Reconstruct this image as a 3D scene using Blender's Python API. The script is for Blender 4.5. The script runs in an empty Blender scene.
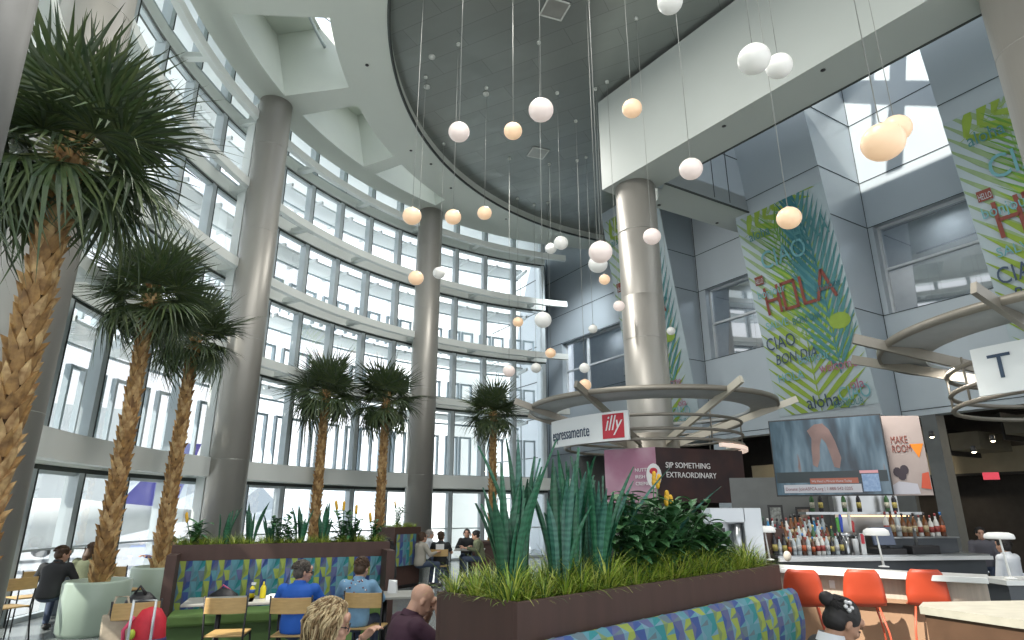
import bpy, bmesh, math, random
from mathutils import Vector, Matrix
R = random.Random(7)
PI = math.pi
sc = bpy.context.scene
COL = sc.collection
sin, cos, rad = math.sin, math.cos, math.radians

# ------------------------------------------------------------------ camera
F, PITCH, H = 617.3, rad(17.11), 1.75
cam_d = bpy.data.cameras.new('camera'); cam = bpy.data.objects.new('camera', cam_d); COL.objects.link(cam)
cam_d.sensor_width = 36; cam_d.lens = F/1024*36; cam_d.clip_end = 600
cam.location = (0, 0, H); cam.rotation_euler = (PI/2+PITCH, 0, 0)
sc.camera = cam

def ray(px, py):
    X = (px-512)/F; Y = (320-py)/F
    return Vector((X, cos(PITCH)-Y*sin(PITCH), sin(PITCH)+Y*cos(PITCH)))
def atz(px, py, z):
    d = ray(px, py); return d*((z-H)/d.z)+Vector((0, 0, H))
def aty(px, py, y):
    d = ray(px, py); return d*(y/d.y)+Vector((0, 0, H))

# ------------------------------------------------------------------ materials
MATS = {}
def mat(name, col, rough=.6, metal=0., noise=0., scale=5., col2=None, emit=None, es=0., bump=0., spec=.5, alpha=1., sub=0, stretch=None):
    if name in MATS: return MATS[name]
    m = bpy.data.materials.new(name); m.use_nodes = True
    nt = m.node_tree; b = nt.nodes['Principled BSDF']
    b.inputs['Base Color'].default_value = (*col, 1)
    b.inputs['Roughness'].default_value = rough
    b.inputs['Metallic'].default_value = metal
    b.inputs['Specular IOR Level'].default_value = spec
    if emit: 
        b.inputs['Emission Color'].default_value = (*emit, 1); b.inputs['Emission Strength'].default_value = es
    if noise > 0 or col2 or bump:
        tc = nt.nodes.new('ShaderNodeTexCoord'); mp = nt.nodes.new('ShaderNodeMapping')
        n = nt.nodes.new('ShaderNodeTexNoise'); n.inputs['Scale'].default_value = scale; n.inputs['Detail'].default_value = 4
        nt.links.new(tc.outputs['Object'], mp.inputs[0]); nt.links.new(mp.outputs[0], n.inputs['Vector'])
        if stretch: mp.inputs['Scale'].default_value = stretch
        if noise > 0 or col2:
            mx = nt.nodes.new('ShaderNodeMix'); mx.data_type = 'RGBA'
            c2 = col2 or tuple(c*(1-noise) for c in col)
            mx.inputs['A'].default_value = (*col, 1); mx.inputs['B'].default_value = (*c2, 1)
            rp = nt.nodes.new('ShaderNodeMapRange'); rp.inputs['From Min'].default_value = .35; rp.inputs['From Max'].default_value = .65
            nt.links.new(n.outputs['Fac'], rp.inputs['Value']); nt.links.new(rp.outputs[0], mx.inputs['Factor'])
            nt.links.new(mx.outputs['Result'], b.inputs['Base Color'])
        if bump:
            bp = nt.nodes.new('ShaderNodeBump'); bp.inputs['Strength'].default_value = bump; bp.inputs['Distance'].default_value = .02
            nt.links.new(n.outputs['Fac'], bp.inputs['Height']); nt.links.new(bp.outputs[0], b.inputs['Normal'])
    MATS[name] = m
    return m

def glass_mat(name, tint=(.97, .99, 1), base=.04, fm=.4, rough=.03, spec_col=(1, 1, 1)):
    m = bpy.data.materials.new(name); m.use_nodes = True; nt = m.node_tree
    nt.nodes.remove(nt.nodes['Principled BSDF'])
    out = nt.nodes['Material Output']
    tr = nt.nodes.new('ShaderNodeBsdfTransparent'); tr.inputs[0].default_value = (*tint, 1)
    gl = nt.nodes.new('ShaderNodeBsdfGlossy'); gl.inputs['Roughness'].default_value = rough; gl.inputs[0].default_value = (*spec_col, 1)
    fr = nt.nodes.new('ShaderNodeFresnel'); fr.inputs[0].default_value = 1.45
    ad = nt.nodes.new('ShaderNodeMath'); ad.operation = 'MULTIPLY_ADD'; ad.inputs[1].default_value = fm; ad.inputs[2].default_value = base-.02; ad.use_clamp = True
    mx = nt.nodes.new('ShaderNodeMixShader')
    nt.links.new(fr.outputs[0], ad.inputs[0]); nt.links.new(ad.outputs[0], mx.inputs[0])
    nt.links.new(tr.outputs[0], mx.inputs[1]); nt.links.new(gl.outputs[0], mx.inputs[2]); nt.links.new(mx.outputs[0], out.inputs[0])
    MATS[name] = m; return m

WHITE = mat('painted_white', (.64, .68, .62), .55, noise=.04, scale=.6)
RINGW = mat('ring_white', (.72, .76, .73), .5, noise=.04, scale=.8)
STEEL = mat('brushed_steel', (.42, .42, .39), .38, .75, noise=.12, scale=2.2, stretch=(1, 1, .15))
COLM = mat('column_metal', (.40, .385, .35), .45, .5, noise=.12, scale=1.4, stretch=(1, 1, .2))
MULL = mat('mullion_grey', (.47, .53, .55), .45, .2, noise=.05, scale=3)
DARKF = mat('dark_gasket', (.05, .06, .055), .6, noise=.1)
PANEL = mat('panel_grey', (.46, .52, .56), .38, .22, noise=.07, scale=.5)
JOINT = mat('panel_joint', (.05, .065, .07), .8, noise=.1)
BROWN = mat('brown_laminate', (.070, .036, .028), .6, noise=.15, scale=9, stretch=(1, 1, .12))
BLACK = mat('black_plastic', (.02, .02, .022), .45, noise=.1)
BLKM = mat('black_metal', (.03, .03, .032), .35, .6, noise=.1)
GLASS = glass_mat('window_glass')

# ------------------------------------------------------------------ mesh builder
class MB:
    def __init__(s): s.v = []; s.f = []; s.mi = []; s.mats = []; s.sm = []
    def m(s, material):
        if material not in s.mats: s.mats.append(material)
        return s.mats.index(material)
    def poly(s, pts, mt=None, smooth=False):
        b = len(s.v); s.v += [Vector(p) for p in pts]; s.f.append(list(range(b, b+len(pts))))
        s.mi.append(s.m(mt) if mt else 0); s.sm.append(smooth); return s
    def mesh(s, verts, faces, mt=None, smooth=False):
        b = len(s.v); s.v += [Vector(p) for p in verts]; k = s.m(mt) if mt else 0
        for f in faces: s.f.append([b+i for i in f]); s.mi.append(k); s.sm.append(smooth)
        return s
    def box(s, c, size, rz=0, mt=None, M=None):
        x, y, z = [a/2 for a in size]; Mt = Matrix.Translation(Vector(c)) @ Matrix.Rotation(rz, 4, 'Z')
        if M is not None: Mt = Mt @ M
        vs = [Mt @ Vector((i*x, j*y, k*z)) for i in (-1, 1) for j in (-1, 1) for k in (-1, 1)]
        return s.mesh(vs, [(0, 1, 3, 2), (4, 6, 7, 5), (0, 4, 5, 1), (2, 3, 7, 6), (0, 2, 6, 4), (1, 5, 7, 3)], mt)
    def bar(s, a, b, w, h, up=(0, 0, 1), mt=None):
        a = Vector(a); b = Vector(b); d = (b-a); L = d.length; d.normalize(); up = Vector(up)
        if abs(d.dot(up)) > .99: up = Vector((0, 1, 0))
        x = d.cross(up).normalized(); z = x.cross(d)
        vs = [p+x*(i*w/2)+z*(k*h/2) for p in (a, b) for i in (-1, 1) for k in (-1, 1)]
        return s.mesh(vs, [(0, 1, 3, 2), (4, 6, 7, 5), (0, 4, 5, 1), (2, 3, 7, 6), (0, 2, 6, 4), (1, 5, 7, 3)], mt)
    def tube(s, path, r, n=8, mt=None, cap=True, smooth=True, closed=False):
        path = [Vector(p) for p in path]; rs = r if isinstance(r, (list, tuple)) else [r]*len(path)
        b = len(s.v); N = len(path); k = s.m(mt) if mt else 0
        px = None
        for i, p in enumerate(path):
            if closed: d = path[(i+1) % N]-path[i-1]
            else: d = path[min(i+1, N-1)]-path[max(i-1, 0)]
            d.normalize()
            if px is None:
                a = Vector((0, 0, 1)) if abs(d.z) < .9 else Vector((1, 0, 0)); px = (a-d*a.dot(d)).normalized()
            else: px = (px-d*px.dot(d)).normalized()
            py = d.cross(px)
            for j in range(n): t = 2*PI*j/n; s.v.append(p+(px*cos(t)+py*sin(t))*rs[i])
        for i in range(N if closed else N-1):
            for j in range(n):
                i2 = (i+1) % N; s.f.append([b+i*n+j, b+i*n+(j+1) % n, b+i2*n+(j+1) % n, b+i2*n+j]); s.mi.append(k); s.sm.append(smooth)
        if cap and not closed:
            s.f.append([b+j for j in range(n)][::-1]); s.mi.append(k); s.sm.append(False)
            s.f.append([b+(N-1)*n+j for j in range(n)]); s.mi.append(k); s.sm.append(False)
        return s
    def lathe(s, prof, n=24, c=(0, 0, 0), mt=None, smooth=True, sx=1, sy=1, M=None):
        b = len(s.v); c = Vector(c); k = s.m(mt) if mt else 0
        for (r, z) in prof:
            for j in range(n):
                t = 2*PI*j/n; p = Vector((r*cos(t)*sx, r*sin(t)*sy, z))
                if M is not None: p = M @ p
                s.v.append(p+c)
        for i in range(len(prof)-1):
            for j in range(n):
                s.f.append([b+i*n+j, b+i*n+(j+1) % n, b+(i+1)*n+(j+1) % n, b+(i+1)*n+j]); s.mi.append(k); s.sm.append(smooth)
        if prof[0] == prof[-1]: return s
        if prof[0][0] > 1e-4: s.f.append([b+j for j in range(n)][::-1]); s.mi.append(k); s.sm.append(False)
        if prof[-1][0] > 1e-4: s.f.append([b+(len(prof)-1)*n+j for j in range(n)]); s.mi.append(k); s.sm.append(False)
        return s
    def ball(s, c, r, n=16, mt=None, sx=1, sy=1, sz=1, M=None):
        k = max(6, n//2); return s.lathe([(max(1e-5, r*sin(PI*i/k)), -r*cos(PI*i/k)*sz) for i in range(k+1)], n, c, mt, True, sx, sy, M)
    def prism(s, pts, z0, z1, mt=None):   # ccw xy polygon
        n = len(pts); vs = [(p[0], p[1], z0) for p in pts]+[(p[0], p[1], z1) for p in pts]
        return s.mesh(vs, [list(range(n))[::-1], list(range(n, 2*n))]+[(i, (i+1) % n, n+(i+1) % n, n+i) for i in range(n)], mt)
    def arc(s, c, a0, a1, r0, r1, z0, z1, n=24, mt=None):
        for i in range(n):
            A = rad(a0+(a1-a0)*i/n); B = rad(a0+(a1-a0)*(i+1)/n)
            P = [(c[0]+r*cos(t), c[1]+r*sin(t)) for (r, t) in ((r0, A), (r1, A), (r1, B), (r0, B))]
            vs = [(p[0], p[1], z0) for p in P]+[(p[0], p[1], z1) for p in P]
            fs = [(0, 1, 2, 3), (4, 7, 6, 5), (0, 3, 7, 4), (1, 5, 6, 2)]
            if i == 0: fs.append((0, 4, 5, 1))
            if i == n-1: fs.append((3, 2, 6, 7))
            s.mesh(vs, fs, mt)
        return s
    def build(s, name, material=None, parent=None, world=False, bevel=0, loc=None):
        me = bpy.data.meshes.new(name)
        off = Vector((0, 0, 0)); inv = None
        if world and parent is not None: inv = parent.matrix_world_calc.inverted() if hasattr(parent, 'matrix_world_calc') else mw(parent).inverted()
        if loc is not None: off = Vector(loc)
        vs = [(inv @ v if inv is not None else v)-off for v in s.v]
        me.from_pydata([tuple(v) for v in vs], [], s.f)
        if s.mats:
            for q in s.mats: me.materials.append(q)
            me.polygons.foreach_set('material_index', s.mi)
        elif material: me.materials.append(material)
        me.polygons.foreach_set('use_smooth', s.sm)
        bm = bmesh.new(); bm.from_mesh(me); bmesh.ops.recalc_face_normals(bm, faces=bm.faces); bm.to_mesh(me); bm.free()
        me.update()
        o = bpy.data.objects.new(name, me); COL.objects.link(o)
        if loc is not None: o.location = off
        if parent is not None: o.parent = parent
        if bevel:
            b = o.modifiers.new('bevel', 'BEVEL'); b.width = bevel; b.segments = 2; b.limit_method = 'ANGLE'
        return o
def mw(o):
    m = o.matrix_basis.copy()
    return mw(o.parent) @ m if o.parent else m

def tag(o, label, cat, group=None, kind=None):
    if label: o['label'] = label
    if cat: o['category'] = cat
    if group: o['group'] = group
    if kind: o['kind'] = kind
    return o
def thing(name, label, cat, loc=(0, 0, 0), rz=0, group=None):
    o = bpy.data.objects.new(name, None); COL.objects.link(o); o.location = loc; o.rotation_euler = (0, 0, rz); o.empty_display_size = .1
    return tag(o, label, cat, group)
def struct(o): o['kind'] = 'structure'; return o
KIDS = {}
def dup(o, loc=None, rz=None, label=None, parent=None, scale=None):
    c = o.copy(); COL.objects.link(c)
    if parent is not None: c.parent = parent
    if loc is not None: c.location = loc
    if rz is not None: c.rotation_euler = (0, 0, rz)
    if label: c['label'] = label
    if scale: c.scale = scale if isinstance(scale, (tuple, list)) else (scale,)*3
    for ch in [k for k in bpy.data.objects if k.parent == o]: dup(ch, parent=c)
    return c
def text_mesh(body, size, M, material, parent, name='lettering', ext=.004, sx=1, shear=0, align='LEFT'):
    cu = bpy.data.curves.new(name, 'FONT'); cu.body = body; cu.size = size; cu.extrude = ext; cu.shear = shear; cu.align_x = align
    cu.resolution_u = 3
    t = bpy.data.objects.new(name, cu); COL.objects.link(t)
    dg = bpy.context.evaluated_depsgraph_get(); dg.update()
    me = bpy.data.meshes.new_from_object(t.evaluated_get(dg)); bpy.data.objects.remove(t); bpy.data.curves.remove(cu)
    me.transform(M @ Matrix.Diagonal((sx, 1, 1, 1))); me.name = name
    if parent is not None: me.transform(mw(parent).inverted())
    me.materials.clear(); me.materials.append(material)
    o = bpy.data.objects.new(name, me); COL.objects.link(o)
    if parent is not None: o.parent = parent
    return o

# ------------------------------------------------------------------ rotunda geometry
C = (5.94, 12.53); RI = 13.3; RG = 14.2
CI = (8.41, 14.14); RIN = 11.56
ZS = 13.0
RZ = [2.5, 5.5, 7.81, 10.15, 12.31]
def pol(r, a, z=0): return Vector((C[0]+r*cos(rad(a)), C[1]+r*sin(rad(a)), z))
def rci(a, RR):   # distance from C along angle a to circle (CI, RR)
    dx, dy = C[0]-CI[0], C[1]-CI[1]; ux, uy = cos(rad(a)), sin(rad(a))
    b = dx*ux+dy*uy; c = dx*dx+dy*dy-RR*RR
    return -b+math.sqrt(b*b-c)

# floor
FLOOR = mat('polished_floor', (.20, .22, .22), .18, noise=.12, scale=1.3, spec=.5)
f = MB(); f.poly([(-7.5, -6, 0), (14, -6, 0), (14, 33, 0), (-8.6, 33, 0), (-8.6, 6, 0)]); struct(f.build('floor', FLOOR))

# ring beams
for i, z in enumerate(RZ):
    h = .45 if i == 0 else .24; bwd = .26 if i == 0 else .17
    m = MB(); A0, A1 = 105.5, 213
    m.arc(C, A0, A1, RI, RI+bwd, z, z+h, 90, RINGW)
    m.arc(C, 108.5, A1, 14.06, 14.3, z, z+.36, 90, RINGW)
    m.arc(C, 108.5, A1, 14.12, 14.28, z-.09, z, 90, DARKF)
    a = 111.8
    while a < A1:
        m.arc(C, a-.4, a+.4, RI+bwd, 14.06, z+.03, z+.18, 1, RINGW); a += 11.3
    struct(m.build('trim_%d' % (i+1)))
# windows: each level, each bay between columns
MA = [109+5.65*k for k in range(24)]
lev = [(0, 2.41), (2.95, 5.41), (5.86, 7.72), (8.17, 10.06), (10.51, 12.22), (12.67, 14.4)]
wn = 1
for li, (z0, z1) in enumerate(lev):
    for (k0, k1) in ((0, 6), (6, 12), (12, 18)):
        fr = MB(); gl = MB()
        for k in range(k0, k1+1):
            if k == k1 and k1 != 18: continue
            a = MA[k]; hw = .0034
            fr.arc(C, a-.32, a+.32, 14.02, 14.26, z0, z1, 1, MULL)
            fr.arc(C, a-.36, a-.30, 14.0, 14.05, z0, z1, 1, DARKF)
        for k in range(k0, k1):
            fr.arc(C, MA[k], MA[k+1], 14.08, 14.2, z0, z0+.07, 1, MULL)
            fr.arc(C, MA[k], MA[k+1], 14.08, 14.2, z1-.06, z1, 1, MULL)
            if li == 0: fr.arc(C, MA[k], MA[k+1], 14.1, 14.16, 1.08, 1.12, 1, MULL)
            p = pol(14.14, MA[k]); q = pol(14.14, MA[k+1])
            gl.poly([(p.x, p.y, z0), (q.x, q.y, z0), (q.x, q.y, z1), (p.x, p.y, z1)])
        w = fr.build('window_%d' % wn); struct(w)
        g = gl.build('window_pane', GLASS, w); wn += 1
# exterior frames and sunshades, one per level
EXT = mat('exterior_white', (.82, .86, .86), .6, noise=.05, scale=.7)
EXB = mat('exterior_blue_grey', (.46, .55, .60), .5, noise=.08, scale=.8)
for li, (zr, z0, zs) in enumerate([(4.55, 2.95, 5.3), (6.7, 5.8, 7.55), (8.9, 8.1, 9.9), (None, 0, 12.05)]):
    m = MB()
    if zr:
        for k in range(0, 18):
            for (da, db) in ((.75, 2.55), (3.1, 4.9)):
                a, b = MA[k]+da, MA[k]+db
                for t in (a, b): m.arc(C, t-.13, t+.13, 14.75, 14.87, z0-.3, zr, 1, EXB)
                m.arc(C, a, b, 14.77, 14.85, zr-.07, zr, 1, EXB)
    m.arc(C, 112, 212, 14.6, 15.7, zs, zs+.07, 60, EXT)
    for k in range(0, 18):
        m.arc(C, MA[k]+2.6, MA[k]+2.9, 14.3, 15.7, zs-.12, zs, 1, EXT)
    m.tube([pol(15.1, a, zs-.25) for a in range(112, 212, 2)], .035, 6, EXB)
    tag(m.build('facade_sunshade'), 'curved outdoor sunshade and frames behind the %s row of tall panes' % ['second', 'third', 'fourth', 'top'][li], 'sunshade')

# soffit with wells
wells = [(200, 186.8), (183, 169.2), (165, 150.8), (148.2, 134.8)]
m = MB()
WO = 12.62
def soff(a0, a1, f0, f1, zz=ZS, mt=WHITE):
    n = max(1, int(abs(a1-a0)/1.5))
    for i in range(n):
        a = a0+(a1-a0)*i/n; b = a0+(a1-a0)*(i+1)/n
        m.poly([pol(f0(a), a, zz), pol(f1(a), a, zz), pol(f1(b), b, zz), pol(f0(b), b, zz)], mt)
inner = lambda a: rci(a, RIN); wi = lambda a: rci(a, 12.95); wo = lambda a: WO; out = lambda a: 13.42
prev = 240
for (a0, a1) in wells:
    soff(prev, a0, inner, out); soff(a0, a1, inner, wi); soff(a0, a1, wo, out); prev = a1
soff(prev, 96, inner, out)
soff(96, 60, inner, lambda a: 16)
for (a0, a1) in wells:   # well sides, open skylight at the inner top side
    n = 9; zt = ZS+2.2
    for i in range(n):
        a = a0+(a1-a0)*i/n; b = a0+(a1-a0)*(i+1)/n
        m.poly([pol(WO, a, ZS), pol(WO, b, ZS), pol(WO+.5, b, zt), pol(WO+.5, a, zt)], WHITE)
        m.poly([pol(wi(a), a, ZS), pol(wi(b), b, ZS), pol(wi(b)-.3, b, ZS+.9), pol(wi(a)-.3, a, ZS+.9)], WHITE)
        m.poly([pol(WO+.5, a, zt), pol(WO+.5, b, zt), pol((WO+wi(b))/2+.1, b, zt), pol((WO+wi(a))/2+.1, a, zt)], WHITE)
        if i % 3 == 0: m.bar(pol(wi(a)-.3, a, ZS+.9), pol((WO+wi(a))/2+.1, a, zt), .09, .09, mt=MULL)
    m.tube([pol((wi(a0+(a1-a0)*i/9)*.55+WO*.45), a0+(a1-a0)*i/9, ZS+1.5) for i in range(10)], .05, 4, MULL)
    for a in (a0, a1):
        m.poly([pol(WO, a, ZS), pol(WO+.5, a, zt), pol(wi(a)-.3, a, zt), pol(wi(a)-.3, a, ZS+.9), pol(wi(a), a, ZS)], WHITE)
# fascia at the inner edge and the outer edge
for i in range(70):
    a = 240-i*2.4; b = a-2.4
    m.poly([pol(inner(a), a, ZS), pol(inner(b), b, ZS), pol(inner(b), b, ZS+.35), pol(inner(a), a, ZS+.35)], WHITE)
    if b > 100: m.poly([pol(13.42, a, ZS), pol(13.42, b, ZS), pol(13.42, b, ZS+1.4), pol(13.42, a, ZS+1.4)], WHITE)
m.tube([pol(inner(240-i*2)+.0, 240-i*2, ZS+.0) for i in range(76)], .045, 5, DARKF)
struct(m.build('ceiling'))
# roof slab edge over glass, reach widened to shade the columns from sun
m = MB(); m.arc(C, 100, 240, 13.42, 18.5, 14.4, 14.6, 60, EXT); struct(m.build('trim_6'))

# dark metal ceiling
def metal_ceiling():
    m = bpy.data.materials.new('dark_metal_ceiling'); m.use_nodes = True; nt = m.node_tree; b = nt.nodes['Principled BSDF']
    b.inputs['Metallic'].default_value = .55; b.inputs['Roughness'].default_value = .3
    tc = nt.nodes.new('ShaderNodeTexCoord'); mp = nt.nodes.new('ShaderNodeMapping'); mp.inputs['Rotation'].default_value = (0, 0, rad(28))
    br = nt.nodes.new('ShaderNodeTexBrick'); br.inputs['Scale'].default_value = 1; br.inputs['Brick Width'].default_value = 2.4; br.inputs['Row Height'].default_value = .62
    br.inputs['Mortar Size'].default_value = .008; br.inputs['Color1'].default_value = (.26, .28, .265, 1); br.inputs['Color2'].default_value = (.29, .31, .29, 1); br.inputs['Mortar'].default_value = (.20, .21, .20, 1)
    n = nt.nodes.new('ShaderNodeTexNoise'); n.inputs['Scale'].default_value = .8
    bp = nt.nodes.new('ShaderNodeBump'); bp.inputs['Strength'].default_value = .25; bp.inputs['Distance'].default_value = .25
    nt.links.new(tc.outputs['Object'], mp.inputs[0]); nt.links.new(mp.outputs[0], br.inputs['Vector']); nt.links.new(mp.outputs[0], n.inputs['Vector'])
    nt.links.new(br.outputs['Color'], b.inputs['Base Color']); nt.links.new(n.outputs['Fac'], bp.inputs['Height']); nt.links.new(bp.outputs[0], b.inputs['Normal'])
    return m
DCEIL = metal_ceiling()

# ------------------------------------------------------------------ long wall on the right
C0 = Vector((1.2412, 30.16, 0)); D = Vector((-.5195, .8545, 0)); N = Vector((-.8545, -.5195, 0))
def W(u, v, z): return C0+D*u+N*v+Vector((0, 0, z))      # u along wall (negative = nearer), v into the room
# main beam line
B0 = Vector((2.53, 15.48, 0)); BD = (Vector((7.41, 8.73, 0))-Vector((3.72, 13.93, 0))).normalized(); BN = Vector((-BD.y, BD.x, 0))*-1
# BN points towards the wall side (right/back)
if BN.x < 0: BN = -BN
BN = -Vector((BD.y, -BD.x, 0)) if (-Vector((BD.y, -BD.x, 0))).x > 0 else Vector((BD.y, -BD.x, 0))*-1
bw = (Vector((5.13, 13.93, 0))-Vector((3.72, 13.93, 0))).dot(BN)
ZB = 10.33
BEAM = mat('beam_white', (.50, .54, .51), .55, noise=.03, scale=.5)
b0 = B0; b1 = B0+BD*26
m = MB()
P = [b0, b1, b1+BN*bw, b0+BN*bw]
m.prism([(p.x, p.y) for p in (P if (P[1]-P[0]).cross(P[2]-P[1]).z > 0 else P[::-1])], ZB, ZS+.2, BEAM)
o = m.build('trim_7'); struct(o)
m = MB()   # cross beam to the wall and the shaft wall above it
q = [Vector((4.20, 15.10, 0)), Vector((7.3, 16.93, 0)), Vector((7.4, 18.35, 0)), Vector((4.39, 16.63, 0)), Vector((2.9, 15.8, 0))]
m.prism([(p.x, p.y) for p in q[:2]+[Vector((7.6, 18.45, 0)), Vector((4.2, 16.5, 0))]], ZB+.01, ZB+.5, BEAM)
dd = (q[1]-q[0]).normalized()
s0 = q[0]-dd*.4; s1 = q[1]+dd*.7
m2 = MB(); nn = Vector((-dd.y, dd.x, 0))
m2.prism([(p.x, p.y) for p in (s0, s1, s1+nn*.3, s0+nn*.3)], ZB+.02, 16.2, PANEL)
m2.bar(s0-nn*.012+Vector((0, 0, 12.05)), s1-nn*.012+Vector((0, 0, 12.05)), .014, .018, mt=JOINT)
m2.bar((s0+s1)/2-nn*.012+Vector((0, 0, ZB+.1)), (s0+s1)/2-nn*.012+Vector((0, 0, 16)), .014, .018, mt=JOINT)
m2.bar(s0+dd*3.0-nn*.012+Vector((0, 0, ZB+.1)), s0+dd*3.0-nn*.012+Vector((0, 0, 16)), .014, .018, mt=JOINT)
struct(m.build('trim_8')); struct(m2.build('wall_shaft'))
# dark gasket line round the shaft opening
m = MB(); e0 = B0+BN*bw
g = lambda p: Vector((p.x, p.y, ZB))
m.bar(g(e0+BD*2.3), g(e0+BD*14), .05, .04, mt=DARKF); m.bar(g(q[0]), g(q[1]), .05, .04, mt=DARKF); struct(m.build('trim_9'))
# dark ceiling polygon: inside the inner circle, up to the beam face and beyond its end to the wall
m = MB()
pts = []
for i in range(0, 61):
    a = 240-i*(240-62)/60; p = pol(rci(a, RIN+.05), a, ZS+.3); pts.append(p)
end = pts[-1]
pts = [p for p in pts if (p-C0).dot(N) > 0 and p.x < 6]
up_ = lambda v: Vector((v.x, v.y, ZS+.3))
pts2 = [up_(W(-5, 0, 0)), up_(W(-14.2, 0, 0)), up_(s1+nn*.3), up_(s0+nn*.3), up_(B0+BN*bw*.6+BD*1), up_(b1+BN*.5), Vector((10, -9, ZS+.3)), Vector((-4, -9, ZS+.3)), Vector((-7, 5, ZS+.3))]
m.poly(pts+pts2)
struct(m.build('ceiling', DCEIL))

m = MB()   # unseen shaft roof; skylight opening and bars shaped to form the sun patches
def RF(u0, u1, v0, v1): m.poly([W(u0, v0, 16.3), W(u1, v0, 16.3), W(u1, v1, 16.3), W(u0, v1, 16.3)], PANEL)
RF(-10, -16.4, -1, 9); RF(-20.9, -28, -1, 9); RF(-16.4, -20.9, -1, 1.1); RF(-16.4, -20.9, 6.4, 9)
RF(-18.75, -19.2, 1.6, 6.2)
m.bar(W(-17.2, 2.6, 16.3), W(-20.9, 5.0, 16.3), .5, .2, mt=BEAM)
struct(m.build('ceiling_shaft'))
m = MB()   # unseen skylight rafters, added to pattern the incoming sunlight
for k in range(12):
    a = e0+BD*(1.5+k*1.9); m.bar(a+Vector((0, 0, 16.45)), a+BN*7.5+Vector((0, 0, 16.45)), .1, .2, mt=BEAM)
struct(m.build('trim_16'))
m = MB(); p_ = pol(13.3, 213); q_ = pol(14.3, 213)
m.poly([(q_.x, q_.y, 0), (-9.5, -9, 0), (-9.5, -9, 14.6), (q_.x, q_.y, 14.6)]); struct(m.build('wall_sunblock', WHITE))  # added wall out of view, keeps sun off the near end
# wall bays and piers
def wall_open(u0, u1, z0, z1, holes, name):
    us = sorted({u0, u1, *[h[0] for h in holes], *[h[1] for h in holes]}); zs = sorted({z0, z1, *[h[2] for h in holes], *[h[3] for h in holes]})
    m = MB()
    for i in range(len(us)-1):
        for j in range(len(zs)-1):
            cu, cz = (us[i]+us[i+1])/2, (zs[j]+zs[j+1])/2
            if any(h[0] < cu < h[1] and h[2] < cz < h[3] for h in holes): continue
            m.poly([W(us[i], 0, zs[j]), W(us[i+1], 0, zs[j]), W(us[i+1], 0, zs[j+1]), W(us[i], 0, zs[j+1])], PANEL)
    return m
ZO = 4.0
bays = [(-7.35, 0, [(-6.6, -2.17, 6.55, 9.27)]), (-13.45, -10.45, [(-13.3, -10.92, 6.73, 9.29)]), (-19.6, -16.75, [(-19.5, -16.95, 6.73, 9.3)])]
joints_z = [4.15, 6.73, 9.3, 10.7, 12.6, 14.5]
def joints(m, u0, u1, skip, zz=joints_z):
    for z in zz: 
        m.bar(W(u0, .008, z), W(u1, .008, z), .014, .018, mt=JOINT)
holes_all = []
wall = wall_open(-27, 0, ZO, 16.2, [h for b in bays for h in b[2]], 'wall_right')
for (u0, u1, hs) in bays:
    joints(wall, u0, u1, hs)
wall.bar(W(-1.0, .008, ZO), W(-1.0, .008, 16), .02, .02, up=tuple(N), mt=JOINT)
wall.bar(W(-10.62, .008, ZO), W(-10.62, .008, 16), .02, .02, up=tuple(N), mt=JOINT)
wall.bar(W(-16.8, .008, ZO), W(-16.8, .008, 16), .02, .02, up=tuple(N), mt=JOINT)
for b in bays:   # window reveals
    for (a, c_, z0, z1) in b[2]:
        dp = -.35
        wall.poly([W(c_, 0, z0), W(c_, dp, z0), W(c_, dp, z1), W(c_, 0, z1)], PANEL)
        wall.poly([W(a, 0, z1), W(c_, 0, z1), W(c_, dp, z1), W(a, dp, z1)], PANEL)
        wall.poly([W(a, 0, z0), W(a, dp, z0), W(a, dp, z1), W(a, 0, z1)], PANEL)
        wall.poly([W(a, 0, z0), W(c_, 0, z0), W(c_, dp, z0), W(a, dp, z0)], PANEL)
struct(wall.build('wall_right'))
# continuation of the wall outside the glass
m = MB(); 
m.poly([W(0, 0, 0), W(14, 0, 0), W(14, 0, 16), W(0, 0, 16)], mat('exterior_panel', (.62, .68, .72), .5, noise=.05, scale=.5))
for z in (2.3, 4.15, 6.0, 7.8, 9.6, 11.4, 13.2): m.bar(W(0, .01, z), W(14, .01, z), .02, .035, mt=JOINT)
for u in (1.5, 3.8, 6.1, 8.4): m.bar(W(u, .01, 0), W(u, .01, 16), .025, .02, up=tuple(N), mt=JOINT)
m.box(tuple(W(9, 1.2, 8.2)), (2.4, 9, 16.4), math.atan2(-D.x, D.y), EXT)
struct(m.build('wall_outside'))
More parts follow.
